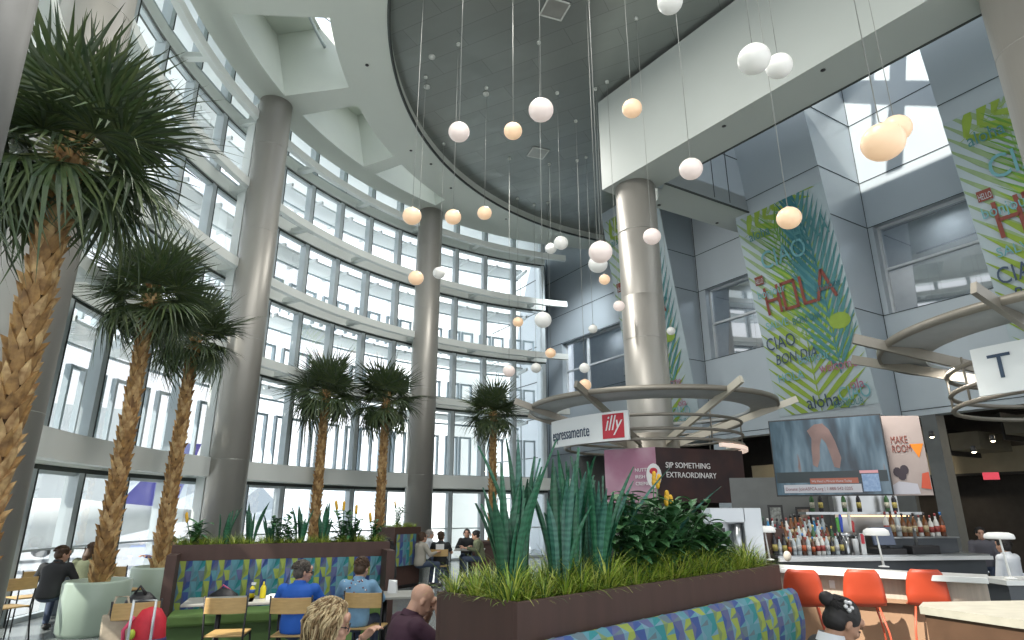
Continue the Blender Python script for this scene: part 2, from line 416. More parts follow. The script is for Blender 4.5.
# side of wall next to the shop opening at its far end
m = MB(); m.poly([W(0, 0, 0), W(-3.2, 0, 0), W(-3.2, 0, ZO), W(0, 0, ZO)], PANEL); m.bar(W(0, .01, 2.6), W(-3.2, .01, 2.6), .014, .018, mt=JOINT)
m.bar(pol(14.3, 109, 0), W(0.1, 0, 0)+Vector((0, 0, 0)), .06, .02, mt=PANEL)
a_ = pol(14.3, 109, 0); b_ = W(0, 0, 0)
m.poly([a_, b_, b_+Vector((0, 0, 14)), a_+Vector((0, 0, 14))], PANEL)
struct(m.build('wall_far'))
WGL = glass_mat('grey_window_glass', (.42, .46, .50), .30, 1.0, .03)
WBACK = mat('office_wall', (.60, .63, .64), .8, noise=.1)
WFR = mat('window_frame_silver', (.62, .66, .68), .4, .3, noise=.05)
for (u0, u1, hs) in bays:
    a, c_, z0, z1 = hs[0]
    fr = MB()
    for (p, q_) in ((a, a+.06), (c_-.06, c_)): fr.bar(W((p+q_)/2, -.25, z0), W((p+q_)/2, -.25, z1), .07, .1, up=tuple(N), mt=WFR)
    if u1 == 0: fr.bar(W(a+(c_-a)*.63, -.25, z0), W(a+(c_-a)*.63, -.25, z1), .07, .1, up=tuple(N), mt=WFR)
    for z in (z0+.03, (z0+z1)/2+.02, z1-.03): fr.bar(W(a, -.25, z), W(c_, -.25, z), .1, .07, mt=WFR)
    w = fr.build('window_%d' % wn); struct(w); wn += 1
    gg = MB(); gg.poly([W(a, -.27, z0), W(c_, -.27, z0), W(c_, -.27, z1), W(a, -.27, z1)]); gg.build('window_pane', WGL, w)
    bb = MB(); bb.box(tuple(W((a+c_)/2, -1.6, (z0+z1)/2)), (.05, c_-a+2.4, z1-z0+1), math.atan2(-D.x, D.y)); bb.poly([W(a-.6, -.5, z1+.4), W(c_+.6, -.5, z1+.4), W(c_+.6, -1.6, z1+.4), W(a-.6, -1.6, z1+.4)])
    struct(bb.build('wall_office', WBACK))

def pier(ur, ul, v4, banner):
    vz = lambda z: v4+.155*(z-4)
    m = MB(); z0, z1 = 4.0, 16.2
    A = [W(ur, 0, z0), W(ur, vz(z0), z0), W(ul, vz(z0), z0), W(ul, 0, z0)]; B = [W(ur, 0, z1), W(ur, vz(z1), z1), W(ul, vz(z1), z1), W(ul, 0, z1)]
    m.mesh(A+B, [(0, 1, 5, 4), (1, 2, 6, 5), (2, 3, 7, 6), (0, 3, 2, 1)], PANEL)
    for z in joints_z[1:]:
        m.bar(W(ur-.008, 0, z), W(ur-.008, vz(z)+.01, z), .014, .018, mt=JOINT)
        m.bar(W(ur, vz(z)+.008, z), W(ul, vz(z)+.008, z), .014, .018, mt=JOINT)
    return m, vz
# ------------------------------------------------------------------ columns
def column(x, y, r, z1, label, step=None, strip=None):
    t = thing('column', label, 'column', (x, y, 0))
    m = MB(); prof = [(r*1.0, 0), (r, z1)] if not step else [(r, 0), (r, step), (r*1.0, step), (r*.985, step+.01), (r*.985, z1)]
    m.lathe(prof, 48); m.build('shaft', COLM, t)
    j = MB()
    for z in (2.9, 5.9, 8.9, 11.5):
        if z < z1: j.lathe([(r+.001, z), (r+.004, z+.004), (r+.001, z+.012)], 48)
    j.build('seam', STEEL, t)
    if strip is not None:
        s = MB(); a, w = strip; s.box((cos(a)*(r+.12), sin(a)*(r+.12), z1/2), (.34, w, z1), a, RINGW); s.build('cladding', RINGW, t)
    return t
column(-6.3, 7.6, .45, ZS, 'broad round metal column at the far left, behind the nearest palm', strip=(rad(185), .55))
column(-6.85, 15.3, .45, ZS, 'round metal column among the palms at left, between the glass wall and the tiled booth', strip=(rad(150), .6))
column(-3.2, 22.1, .46, ZS, 'slender round metal column farthest away, against the curved glass wall', strip=(rad(120), .5))
column(3.43, 15.37, .55, ZB, 'thick steel column rising through the coffee canopy to the white beam', step=7.05)
column(8.55, 8.3, .55, ZB, 'steel column at the far right, top only, carrying the near end of the white beam')
# dark raking member at the upper left
t = MB(); p = Vector(aty(-30, 112, 2.6)); q_ = Vector(aty(10, -60, 2.6))
t.tube([aty(-62, 250, 3.0), aty(18, -60, 3.0)], .165, 24); tag(t.build('raking_strut', mat('strut_grey', (.16, .16, .15), .6, noise=.1)), 'dark leaning round strut in the top left corner before the nearest palm', 'strut')
# recessed ceiling fittings
DOWN = mat('downlight_ring', (.6, .62, .58), .4, noise=.05)
m0 = None
for (px, py) in ((432, 57), (486, 94), (427, 87), (537, 120)):
    p = atz(px, py, ZS+.28)
    m = MB(); m.lathe([(.09, .02), (.09, -.02), (.03, -.05), (.001, -.055)], 12)
    if m0 is None: m0 = m.build('ceiling_sensor', DOWN); tag(m0, 'small round fitting on the dark metal ceiling', 'ceiling fitting', 'round fittings on the dark ceiling'); m0.location = p
    else: dup(m0, p)
v0 = None
for i, (px, py) in enumerate(((555, 9), (538, 153))):
    p = atz(px, py, ZS+.28); t = thing('ceiling_vent', ['square framed vent at the top of the dark ceiling', 'smaller looking square vent lower on the dark ceiling beyond the globes'][i], 'vent', p, rad(20))
    m = MB()
    for a in range(4): M = Matrix.Rotation(a*PI/2, 4, 'Z'); m.mesh([M @ Vector(v) for v in ((-.3, .26, -.02), (.3, .26, -.02), (.3, .3, -.02), (-.3, .3, -.02), (-.3, .26, 0), (.3, .26, 0), (.3, .3, 0), (-.3, .3, 0))], [(0, 1, 2, 3), (4, 5, 6, 7), (0, 1, 5, 4), (2, 3, 7, 6), (0, 3, 7, 4), (1, 2, 6, 5)])
    m.build('frame', DOWN, t); g_ = MB(); g_.box((0, 0, -.008), (.54, .54, .012)); g_.build('grille', STEEL, t)
SP = None
for (px, py) in ((367, 65), (411, 150.5), (431, 164), (724, 126), (823, 70), (451, 188), (506, 219), (659, 205), (717, 223)):
    z = ZB if px > 600 else ZS
    p = atz(px, py, z); m = MB(); m.lathe([(.05, .0), (.05, -.012), (.001, -.014)], 10)
    lb = 'small black recessed downlight in the beam soffit' if px > 600 else 'small black recessed downlight in the curved white soffit'
    if SP is None: SP = m.build('downlight', BLACK); tag(SP, lb, 'downlight', 'downlights in the curved soffit'); SP.location = p
    else:
        d_ = dup(SP, p, label=lb); d_['group'] = 'downlights in the beam soffit' if px > 600 else 'downlights in the curved soffit'

# ------------------------------------------------------------------ piers and murals
for i, (ur, ul, v4) in enumerate([(-10.57, -7.5, .3), (-16.8, -13.96, .9), (-22.8, -19.8, .9)]):
    m, vz = pier(ur, ul, v4, None); struct(m.build('wall_pier_%d' % (i+1)))
BANN = mat('banner_cloth', (.40, .48, .51), .75, noise=.04, scale=1)
LIME = mat('print_lime', (.26, .38, .05), .7, noise=.1); LIME2 = mat('print_pale_lime', (.27, .38, .20), .7, noise=.1); GRN = mat('print_green', (.13, .30, .04), .7, noise=.1)
TEAL = mat('print_teal', (.07, .22, .23), .7, noise=.1); TEALD = mat('print_dark_teal', (.03, .16, .19), .7, noise=.1); TLT = mat('print_light_teal', (.15, .36, .40), .7, noise=.05)
REDP = mat('print_red', (.20, .045, .03), .6); PINKP = mat('print_pink', (.36, .12, .20), .6); INK = mat('print_ink', (.04, .07, .12), .6)
def banner(ur, ul, v4, z0, z1, label, full=True, rev=False):
    vz = lambda z: v4+.155*(z-4)
    ay = (N*.155+Vector((0, 0, 1))).normalized(); ax = -D; an = ax.cross(ay).normalized()
    org = W(ul, vz(z0), z0)+an*.02; w = ul-ur; h = (z1-z0)*math.sqrt(1+.155**2)
    M = Matrix((( ax.x, ay.x, an.x, org.x), (ax.y, ay.y, an.y, org.y), (ax.z, ay.z, an.z, org.z), (0, 0, 0, 1)))
    t = thing('mural_banner', label, 'mural', (org.x, org.y, 0))
    inv = mw(t).inverted()
    def P(x, y, k=0): return M @ Vector((x, y, .004*k))
    m = MB(); m.mesh([P(0, 0, -3), P(w, 0, -3), P(w, h, -3), P(0, h, -3), P(0, 0), P(w, 0), P(w, h), P(0, h)], [(0, 1, 2, 3), (4, 5, 6, 7), (0, 1, 5, 4), (1, 2, 6, 5), (2, 3, 7, 6), (0, 3, 7, 4)]); m.build('cloth', BANN, t, world=True)
    lay = [0]
    def clip(pts):   # clip polygon to the banner
        for (ax_, s, lim) in ((0, 1, 0.01), (0, -1, -(w-.01)), (1, 1, .01), (1, -1, -(h-.01))):
            out = []
            for i in range(len(pts)):
                a, b = pts[i-1], pts[i]; fa, fb = s*a[ax_]-lim, s*b[ax_]-lim
                if (fa >= 0) != (fb >= 0):
                    k = fa/(fa-fb); out.append((a[0]+(b[0]-a[0])*k, a[1]+(b[1]-a[1])*k))
                if fb >= 0: out.append(b)
            pts = out
            if len(pts) < 3: return []
        return pts
    def frond(x0, y0, x1, y1, L, n, mt, spread=42, wd=.09, side=(1, -1), bow=0, name='frond_print', up=True):
        lay[0] += 1; m = MB(); k = lay[0]
        dx, dy = x1-x0, y1-y0; LL = math.hypot(dx, dy); dx /= LL; dy /= LL; nx, ny = -dy, dx
        def sp(t): o = bow*4*t*(1-t); return (x0+dx*LL*t+nx*o, y0+dy*LL*t+ny*o)
        for i in range(n):
            tt = (i+.5)/n; cx_, cy_ = sp(tt)
            ll = L*(.55+.9*math.sin(PI*min(1, tt*.75+.2)))*.8
            for sd in side:
                a = math.atan2(dy, dx)+sd*rad(spread-12*tt); ex, ey = cx_+cos(a)*ll, cy_+sin(a)*ll
                px_, py_ = -sin(a), cos(a); mx_, my_ = cx_+cos(a)*ll*.45, cy_+sin(a)*ll*.45
                pp = clip([(cx_-px_*wd*.25, cy_-py_*wd*.25), (mx_-px_*wd*.5, my_-py_*wd*.5), (ex, ey), (mx_+px_*wd*.5, my_+py_*wd*.5), (cx_+px_*wd*.25, cy_+py_*wd*.25)])
                if pp: m.poly([P(a_, b_, k+.02*i) for a_, b_ in pp], mt)
        pts = [sp(i/12) for i in range(13)]
        for a_, b_ in zip(pts, pts[1:]):
            pp = clip([(a_[0]-.02, a_[1]), (a_[0]+.02, a_[1]), (b_[0]+.012, b_[1]), (b_[0]-.012, b_[1])])
            if pp: m.poly([P(u_, v_, k+.9) for u_, v_ in pp], mt)
        m.build(name, mt, t, world=True)
    def txt(s, x, y, size, mt, sx=1, shear=0, ext=.001):
        k = lay[0]+3; Mt = M @ Matrix.Translation(Vector((x, y, .004*k)))
        text_mesh(s, size, Mt, mt, t, 'lettering', ext, sx, shear)
    return frond, txt, w, h, P, lay, t, clip
def art(ur, ul, v4, z0, z1, label, hola=True):
    fr, tx, w, h, P, lay, t, clip = banner(ur, ul, v4, z0, z1, label)
    s = h/6.03
    fr(1.15, 1.9*s, 1.1, 6.6*s, 1.9, 15, LIME2, 46, .12)

    fr(.2, 5.4*s, 2.3, 6.4*s, .9, 7, LIME, 50, .2)
    fr(1.35, -.9, 1.55, 3.6*s, 1.75, 15, LIME, 52, .16, bow=.1)
    fr(2.3, 1.0*s, 1.2, 5.4*s, 1.3, 22, GRN, 38, .055, bow=.12)
    fr(2.1, .9*s, 1.9, 5.6*s, 1.5, 17, TEAL, 36, .12, bow=-.12)
    fr(2.15, 2.6*s, 1.9, 6.3*s, 1.5, 12, TEALD, 30, .12, side=(1,), bow=-.1)
    m = MB(); lay[0] += 1; q = [(2.4+.3*cos(a), 2.25*s+.22*sin(a)) for a in [i*PI/7 for i in range(14)]]; m.poly([P(a, b, lay[0]) for a, b in clip(q)], LIME); m.build('print_patch', LIME, t, world=True)
    if hola:
        m = MB(); lay[0] += 1; k = lay[0]+3; m.poly([P(.22, 3.86*s, k), (P(.5, 3.86*s, k)), P(.5, 4.12*s, k), P(.22, 4.12*s, k)], REDP); m.build('red_label', REDP, t, world=True)
        lay[0] += 1
        tx('HELLO', .235, 3.9*s, .2, BANN, .42)
        for ch, x, lw in (('H', .42, .52), ('O', .97, .5), ('L', 1.56, .42), ('A', 1.98, .52)):
            k = lay[0]+4; y0_, hh = 2.9*s, .82; b = .085
            mm = MB()
            def bx(xa, ya, xb, yb, wd=b):
                a_ = Vector((xa, ya)); c_ = Vector((xb, yb)); dn = (c_-a_).normalized(); nn_ = Vector((-dn.y, dn.x))*wd/2
                mm.poly([P(*(a_-nn_), k), P(*(c_-nn_), k), P(*(c_+nn_), k), P(*(a_+nn_), k)], REDP)
            X = lambda f_: x+lw*f_
            Y = lambda f_: y0_+hh*f_
            if ch == 'H': bx(X(.08), Y(0), X(.08), Y(1)); bx(X(.85), Y(0), X(.85), Y(1)); bx(X(.1), Y(.5), X(.85), Y(.5))
            if ch == 'O': bx(X(.08), Y(.0), X(.08), Y(1)); bx(X(.85), Y(0), X(.85), Y(1)); bx(X(.02), Y(.05), X(.9), Y(.05)); bx(X(.02), Y(.95), X(.9), Y(.95))
            if ch == 'L': bx(X(.08), Y(0), X(.08), Y(1)); bx(X(.02), Y(.05), X(.9), Y(.05))
            if ch == 'A': bx(X(.0), Y(0), X(.5), Y(1)); bx(X(.5), Y(1), X(1), Y(0)); bx(X(.2), Y(.35), X(.8), Y(.35))
            mm.build('lettering', REDP, t, world=True)
        lay[0] += 2
        tx('aloha', .35, 5.2*s, .42, TEAL, .8); tx('CIAO', .55, 4.25*s, .75, TLT, .8); tx('HOLA', 1.72, 4.6*s, .9, TEAL, .42); tx('bonjour', .2, 3.45*s, .36, TLT, .8)
        tx('SALVE', .25, 2.5*s, .3, TLT, .9); tx('BON DIA', 1.1, 2.45*s, .26, TEALD, .8)
        tx('CIAO', .12, 1.9*s, .52, INK, .75); tx('BON DIA', .3, 1.45*s, .42, INK, .75, .25)
        tx('bonjour', 1.0, 1.35*s, .36, TLT, .8); tx('HOLA', .25, .95*s, .34, TLT, .9); tx('welcome', 1.55, 1.0*s, .38, PINKP, .75); tx('ola', 2.25, .45*s, .36, PINKP, .9)
        tx('CIAO', 1.9, .2*s, .5, TLT, .7); tx('aloha', .95, .1*s, .5, INK, .9); tx('BONJOUR', 1.7, .04, .24, TEAL, .75); tx('shalom', 1.95, 3.15*s, .32, TEALD, .8)
    return t
art(-16.8, -13.96, .9, 4.3, 10.24, 'tall green palm frond mural lettered HOLA in red, above the television')
art(-22.75, -19.8, .9, 4.6, 10.24, 'palm frond mural at the right edge, beside the widest office window')
art(-10.57, -7.5, .3, 4.6, 12.9, 'palm frond mural mostly hidden behind the thick steel column', True)

# ------------------------------------------------------------------ globes
def globe_mat(name, col, e, es):
    m = mat(name, col, .35, emit=e, es=es); return m
GW = mat('globe_warm', (.80, .62, .44), .35, emit=(1, .60, .33), es=.34)
GP = mat('globe_pink', (.80, .72, .68), .35, emit=(1, .78, .70), es=.22)
GN = mat('globe_white', (.82, .82, .78), .35, emit=(1, 1, .94), es=.10)
CORD = mat('cord_grey', (.30, .31, .29), .5, noise=.05)
GL = [(541,110,13,'p'),(459,132,11,'p'),(513,131,9.5,'w'),(632,108.5,10.3,'w'),(670,2,13,'n'),(754,59,16.5,'n'),(779,66,13.5,'n'),(883,142,21,'w'),(896,129,15,'w'),(691,169,12,'p'),(789,218,12.4,'w'),(652,236.5,9.2,'p'),(412,216,9.8,'w'),(453,217,8.5,'w'),(484.5,213,7.5,'w'),(416,278,8,'w'),(439,273,6.5,'n'),(561,243,7.5,'n'),(551,248.5,6,'n'),(600.5,252,12.3,'p'),(598,264,10,'n'),(604.5,279.5,5.8,'w'),(619,306,6,'p'),(518,322,5.5,'w'),(543,320,9,'n'),(550.5,353,5.5,'w'),(509,371,6.5,'p'),(536,368,5.5,'n'),(593,329,4.8,'n'),(584.5,368,5.5,'n'),(585,385,6.5,'w'),(671,331,4.5,'n')]
WHERE = ['large pinkish globe centred before the dark ceiling', 'pinkish globe left of centre before the dark ceiling', 'small warm globe between two pinkish ones before the dark ceiling', 'warm globe hanging against the left end of the white beam', 'white globe cut by the top edge of the view', 'larger of two touching white globes before the white beam', 'smaller of two touching white globes before the white beam', 'biggest warm orange globe, near the sunlit wall', 'warm globe half hidden behind the biggest orange globe', 'pale pink globe under the white beam soffit', 'warm globe hanging before the top of the HOLA mural', 'pale pink globe before the top of the thick steel column', 'warm globe just left of the slender far column top', 'warm globe just right of the slender far column top', 'warm globe alone under the curved white soffit', 'warm globe lower down on the left side of the slender far column', 'white globe against the slender far column', 'larger of two white globes overlapping near the corner of the glass wall', 'smaller of two white globes overlapping near the corner of the glass wall', 'large pink globe overlapping a white one, left of the thick steel column', 'white globe partly behind a large pink one, left of the thick steel column', 'tiny warm globe just below the overlapping pink and white globes', 'pink globe peeking from behind the left side of the thick steel column', 'small warm globe against the far panes, left of a larger white globe', 'white globe on the corner of the curved glass, beside a small warm one', 'small warm globe at the corner of the glass below the white globe', 'pale globe low against the glass, left of its neighbour above the farthest palm', 'pale globe low against the glass, close to the wall corner above the farthest palm', 'small grey white globe at the top left of the far office window', 'grey white globe in front of the middle of the far office window', 'warm globe just above the left part of the coffee canopy', 'white globe peeking from behind the right side of the thick steel column']
for (px, py, rr, k), lb in zip(GL, WHERE):
    Dm = .3 if (rr < 6.1 and px > 580) else .4
    if rr == 15: Dm = .42
    d = ray(px, py); p = d*(Dm/2*F/rr)+Vector((0, 0, H))
    t = thing('pendant_globe', lb, 'pendant lamp', p)
    s = Dm/.4*1.0; m = MB(); m.ball((0, 0, 0), Dm/2*.96, 28, sz=.93); m.build('shade', {'w': GW, 'p': GP, 'n': GN}[k], t)
    c = MB(); c.lathe([(.03, Dm*.44), (.03, Dm*.5), (.012, Dm*.53)], 10); c.build('cap', STEEL, t)
    c = MB(); zt = ZS+.3-p.z; sw = .0
    c.tube([(0, 0, Dm*.5), (0, 0, zt)], .006, 5); c.build('cord', CORD, t)
    c = MB(); c.lathe([(.05, zt), (.05, zt-.06), (.01, zt-.07)], 10); c.build('ceiling_rose', DOWN, t)

# ------------------------------------------------------------------ canopies
CANM = mat('canopy_metal', (.27, .25, .21), .4, .4, noise=.08); CANU = mat('canopy_plate', (.40, .42, .42), .5, .1, noise=.08); CREAM = mat('cream_arm', (.62, .58, .48), .45, .2, noise=.05)
SIGNW = mat('sign_white', (.72, .76, .76), .4, emit=(1, 1, 1), es=.05); ILLY = mat('sign_red', (.52, .03, .05), .4)
SR = 4.2
def bend_text(s, size, a0, Rr, z, material, parent, sx=1, cc=(0, 0), shear=0):
    cu = bpy.data.curves.new('lettering', 'FONT'); cu.body = s; cu.size = size; cu.extrude = .004; cu.shear = shear
    o = bpy.data.objects.new('lettering', cu); COL.objects.link(o); dg = bpy.context.evaluated_depsgraph_get(); dg.update()
    me = bpy.data.meshes.new_from_object(o.evaluated_get(dg)); bpy.data.objects.remove(o)
    for v in me.vertices:
        a = a0+v.co.x*sx/Rr; rr = Rr+.012+v.co.z; v.co = Vector((cc[0]+rr*cos(a), cc[1]+rr*sin(a), z+v.co.y))
    me.materials.clear(); me.materials.append(material); o = bpy.data.objects.new('lettering', me); COL.objects.link(o); o.parent = parent; return o
def canopy(x, y, a_cam, label, sign, arms, sspan):
    t = thing('canopy', label, 'canopy', (x, y, 0))
    m = MB(); zc = 4.0
    m.lathe([(2.35, zc+.02), (2.95, zc+.10), (2.98, zc+.16), (2.9, zc+.17), (2.33, zc+.08), (2.35, zc+.02)], 72); m.build('plate', CANU, t)
    m = MB(); m.lathe([(2.95, zc+.09), (3.0, zc+.09), (3.0, zc+.2), (2.95, zc+.2), (2.95, zc+.09)], 72); m.build('rim', CANM, t)
    for a in arms:
        m = MB(); A = rad(a); m.bar((.6*cos(A), .6*sin(A), 3.28), (3.42*cos(A), 3.42*sin(A), 4.26), .07, .15, mt=CREAM if cos(A) > .3 else CANM); m.build('arm', CANM, t)
        m = MB()
        m.tube([(2.12*cos(A+.08), 2.12*sin(A+.08), 3.2), (2.12*cos(A+.08), 2.12*sin(A+.08), 3.85)], .018, 6)
        m.build('strut', CANM, t)
    for z in (3.72, 3.42, 3.2):
        m = MB(); m.tube([(2.12*cos(i*PI/36), 2.12*sin(i*PI/36), z) for i in range(72)], .035, 8, closed=True); m.build('tube_ring', CANM, t)
    m = MB(); m.lathe([(.58, 3.0), (.95, 3.05), (.95, 3.12), (.66, 3.16), (.66, 3.5), (.6, 3.52)], 40); m.build('drum', CANM, t)
    m = MB(); m.arc((0, 0), -60, 20, 2.1, 2.2, 3.06, 3.14, 20); m.build('light_strip', mat('strip_light', (.8, .68, .6), .5, emit=(1, .75, .62), es=.5), t)
    if sign:
        E0 = Vector((2.5*cos(rad(sspan[0])), 2.5*sin(rad(sspan[0])))); E1 = Vector((2.5*cos(rad(sspan[1])), 2.5*sin(rad(sspan[1])))); mid = (E0+E1)/2; hc = (E1-E0).length/2
        cc = mid-mid.normalized()*math.sqrt(SR*SR-hc*hc); s0_ = math.degrees(math.atan2(E0.y-cc.y, E0.x-cc.x)) % 360; s1_ = math.degrees(math.atan2(E1.y-cc.y, E1.x-cc.x)) % 360
        m = MB(); m.arc(cc, s0_, s1_, SR-.06, SR, 3.16, 3.78, 30); sg = m.build('sign_panel', SIGNW, t); return t, sg, cc, s0_, s1_
    return t
t, sg, cc, s0_, s1_ = canopy(3.43, 15.37, 257, 'round metal canopy with illy coffee sign around the thick steel column', True, [232, 290, 345, 28, 88, 150, 190], (188, 247))
bend_text('espressamente', .38, rad(s0_+1.2), SR, 3.31, INK, sg, .62, cc)
m = MB(); m.arc(cc, s1_-8.6, s1_-1.4, SR, SR+.015, 3.21, 3.73, 8); rp = m.build('red_square', ILLY, sg)
bend_text('illy', .46, rad(s1_-7.8), SR+.012, 3.38, mat('white_print', (.8, .8, .8), .5), sg, .78, cc, shear=.35)
t, sg, cc, s0_, s1_ = canopy(8.55, 8.3, 223, 'round metal canopy at the right edge with a white sign starting with T', True, [140, 166, 205, 250, 300, 10, 75], (188, 256))
bend_text('T', .45, rad(s0_+2.5), SR, 3.35, INK, sg, 1, cc)

# ------------------------------------------------------------------ palms
FR1 = mat('palm_green', (.040, .075, .025), .5, noise=.5, scale=3, col2=(.095, .125, .045)); FR2 = mat('palm_green_dull', (.035, .065, .03), .5, col2=(.085, .11, .065), scale=4)
PET = mat('palm_petiole', (.14, .17, .06), .5, noise=.2)
TRK = mat('palm_boot', (.42, .25, .09), .75, col2=(.17, .09, .035), scale=9, bump=.4); TRK2 = mat('palm_boot_pale', (.60, .42, .20), .7, col2=(.30, .17, .07), scale=11, bump=.4); TRKD = mat('palm_fibre', (.13, .075, .035), .9, noise=.4, scale=20)
def frond_mesh(seed, droop, L=.66, nb=25, pl=.44, width=.021):
    r = random.Random(seed); m = MB()
    # petiole along +X then fan
    pts = [Vector((pl*i/4, 0, -.03*(i/4)**2)) for i in range(5)]; m.tube(pts, [.016, .014, .012, .011, .01], 5, PET)
    c = pts[-1]
    for i in range(nb):
        a = rad(-118+236*i/(nb-1)); ln = L*(1-.30*abs(a)/rad(118))*r.uniform(.74, 1.14); fold = .012
        d = Vector((cos(a), sin(a), 0)); s = Vector((-sin(a), cos(a), 0)); prev = None
        cup = .18*abs(sin(a)); jx = r.uniform(-.05, .05); droop_ = droop
        for k in range(5):
            q = k/4; dz = cup*q*ln-droop*ln*q*q*(1+r.uniform(-.1, .3))
            p = c+d*(ln*q*(1-.18*droop*q))+Vector((0, 0, dz))+s*(jx*q*q); wdt = width*(.5+1.2*q if q < .45 else (1-q)*1.8+.03)
            cur = (p-s*wdt, p+Vector((0, 0, -fold*(1-q))), p+s*wdt)
            if prev:
                m.poly([prev[0], prev[1], cur[1], cur[0]], FR1 if (i % 3) else FR2); m.poly([prev[1], prev[2], cur[2], cur[1]], FR1 if (i % 3) else FR2)
            prev = cur
    return m
def trunk_mesh(h, r0, r1, seed, tilt=0):
    r = random.Random(seed); m = MB(); m.lathe([(r0*.85, 0), (r0*.72, .3), (r1*.72, h)], 14, mt=TRKD)
    z = .02; row = 0; nb = 6
    while z < h-.05:
        f_ = z/h; rr = r0+(r1-r0)*min(1, f_*1.4)
        for k in range(nb):
            a = 2*PI*(k+.5*(row % 2))/nb+r.uniform(-.06, .06); hh = .21*r.uniform(.9, 1.15); wd = rr*.56
            d = Vector((cos(a), sin(a), 0)); s = Vector((-sin(a), cos(a), 0)); mt = TRK2 if r.random() < .45 else TRK
            o0 = .74*rr; o1 = rr*r.uniform(1.0, 1.12); tip = rr*r.uniform(1.2, 1.6)
            zz = z+r.uniform(-.015, .015)
            b0_ = d*o0-s*wd*.9+Vector((0, 0, zz)); b1_ = d*o0+s*wd*.9+Vector((0, 0, zz))
            m0_ = d*o1*.97-s*wd*.62+Vector((0, 0, zz+hh*.5)); m1_ = d*o1*.97+s*wd*.62+Vector((0, 0, zz+hh*.5)); mc = d*o1*1.06+Vector((0, 0, zz+hh*.45)); bc = d*o1*.86+Vector((0, 0, zz-.02))
            tp = d*tip+s*r.uniform(-.02, .02)+Vector((0, 0, zz+hh*1.02)); bk = d*o0*.8+Vector((0, 0, zz+hh*.8))
            i0 = [b0_, bc, b1_, m0_, mc, m1_, tp, bk]
            m.mesh(i0, [(0, 1, 4, 3), (1, 2, 5, 4), (3, 4, 6), (4, 5, 6), (3, 6, 7), (5, 7, 6), (0, 3, 7), (2, 7, 5)], mt)
        z += .105; row += 1
    return m
FM = [frond_mesh(s, dr, L=l).build('frond_proto', None) for s, dr, l in ((1, .10, .84), (2, .28, .82), (3, .5, .80), (4, .9, .72), (5, .16, .88))]
def palm(x, y, h, r0, r1, label, seed, nf=46, size=1., base=0):
    r = random.Random(seed); t = thing('palm_tree', label, 'palm tree', (x, y, base))
    trunk_mesh(h-base, r0, r1, seed).build('trunk', TRK, t)
    for i in range(nf):
        q = i/(nf-1)               # 0 top .. 1 hanging
        el = 84-124*q+r.uniform(-11, 11); az = i*137.5+r.uniform(-12, 12)
        k = 0 if q < .3 else (4 if q < .45 else (1 if q < .65 else (2 if q < .85 else 3)))
        f_ = bpy.data.objects.new('frond', FM[k].data); COL.objects.link(f_); f_.parent = t
        f_.rotation_euler = (Matrix.Rotation(rad(az), 3, 'Z') @ Matrix.Rotation(-rad(el), 3, 'Y') @ Matrix.Rotation(rad(r.uniform(-25, 25)), 3, 'X')).to_euler()
        f_.location = (0.06*cos(rad(az)), .06*sin(rad(az)), h-base-.08-.17*q); f_.scale = (size*r.uniform(.82, 1.12)*(1 if q < .6 else .93),)*3
    return t
palm(-4.45, 5.45, 5.35, .13, .12, 'tallest looking palm at the left edge, trunk out of the bottom of the view', 1, 60, 1.2, .6)
palm(-6.25, 10.1, 5.4, .135, .098, 'palm in the round pale green planter at the lower left', 2, 54, 1.08, .6)
palm(-6.55, 12.3, 5.25, .14, .10, 'palm in front of the big left column, behind the tiled booth end', 3, 48, 1.05, .6)
p4 = aty(322, 440, 18.2); palm(p4.x, 18.2, 5.2, .135, .10, 'left palm of the pair between the two round columns', 4, 44, 1.25, .6)
p5 = aty(384, 440, 18.9); palm(p5.x, 18.9, 5.1, .13, .10, 'right palm of the pair, close to the slender column', 5, 44, 1.22, .6)
p6 = aty(493, 450, 20.5); palm(p6.x, 20.5, 4.95, .125, .10, 'palm near the glass corner, left of the coffee sign', 6, 44, 1.08, .6)
for o in FM: bpy.data.objects.remove(o)
POT = mat('planter_pale_green', (.37, .46, .38), .35, noise=.05, scale=1.5); SOIL = mat('soil', (.06, .045, .03), .95, noise=.5, scale=30)
def pot(x, y, r, h, label):
    t = thing('round_planter', label, 'planter', (x, y, 0)); m = MB(); m.lathe([(r*.9, 0), (r*.93, .03), (r*.98, .06), (r, h-.03), (r-.02, h), (r-.06, h), (r-.06, h-.08)], 48); m.build('pot', POT, t)
    m = MB(); m.lathe([(.001, h-.09), (r-.05, h-.09)], 32); m.build('soil', SOIL, t)
    m = MB(); m.lathe([(r*.9, 0), (r*.9, .03)], 40); m.build('base', BLACK, t)
pot(-6.26, 10.1, .455, .74, 'pale green round planter with a palm, at the lower left')
pot(-6.5, 12.3, .5, .76, 'pale green round planter half hidden behind the tiled booth end')
pot(-4.45, 5.45, .42, .62, 'pale green round planter under the nearest palm, below the view')
pot(p4.x, 18.2, .5, .72, 'round planter under the left palm of the pair'); pot(p5.x, 18.9, .5, .72, 'round planter under the right palm of the pair')
m = MB(); m.box((p6.x+.1, 20.5, .38), (1.5, .9, .76)); m.box((p6.x+.1, 20.5, .8), (1.6, 1.0, .07), mt=None); tag(m.build('square_planter', BROWN), 'dark box planter under the palm near the glass corner', 'planter')
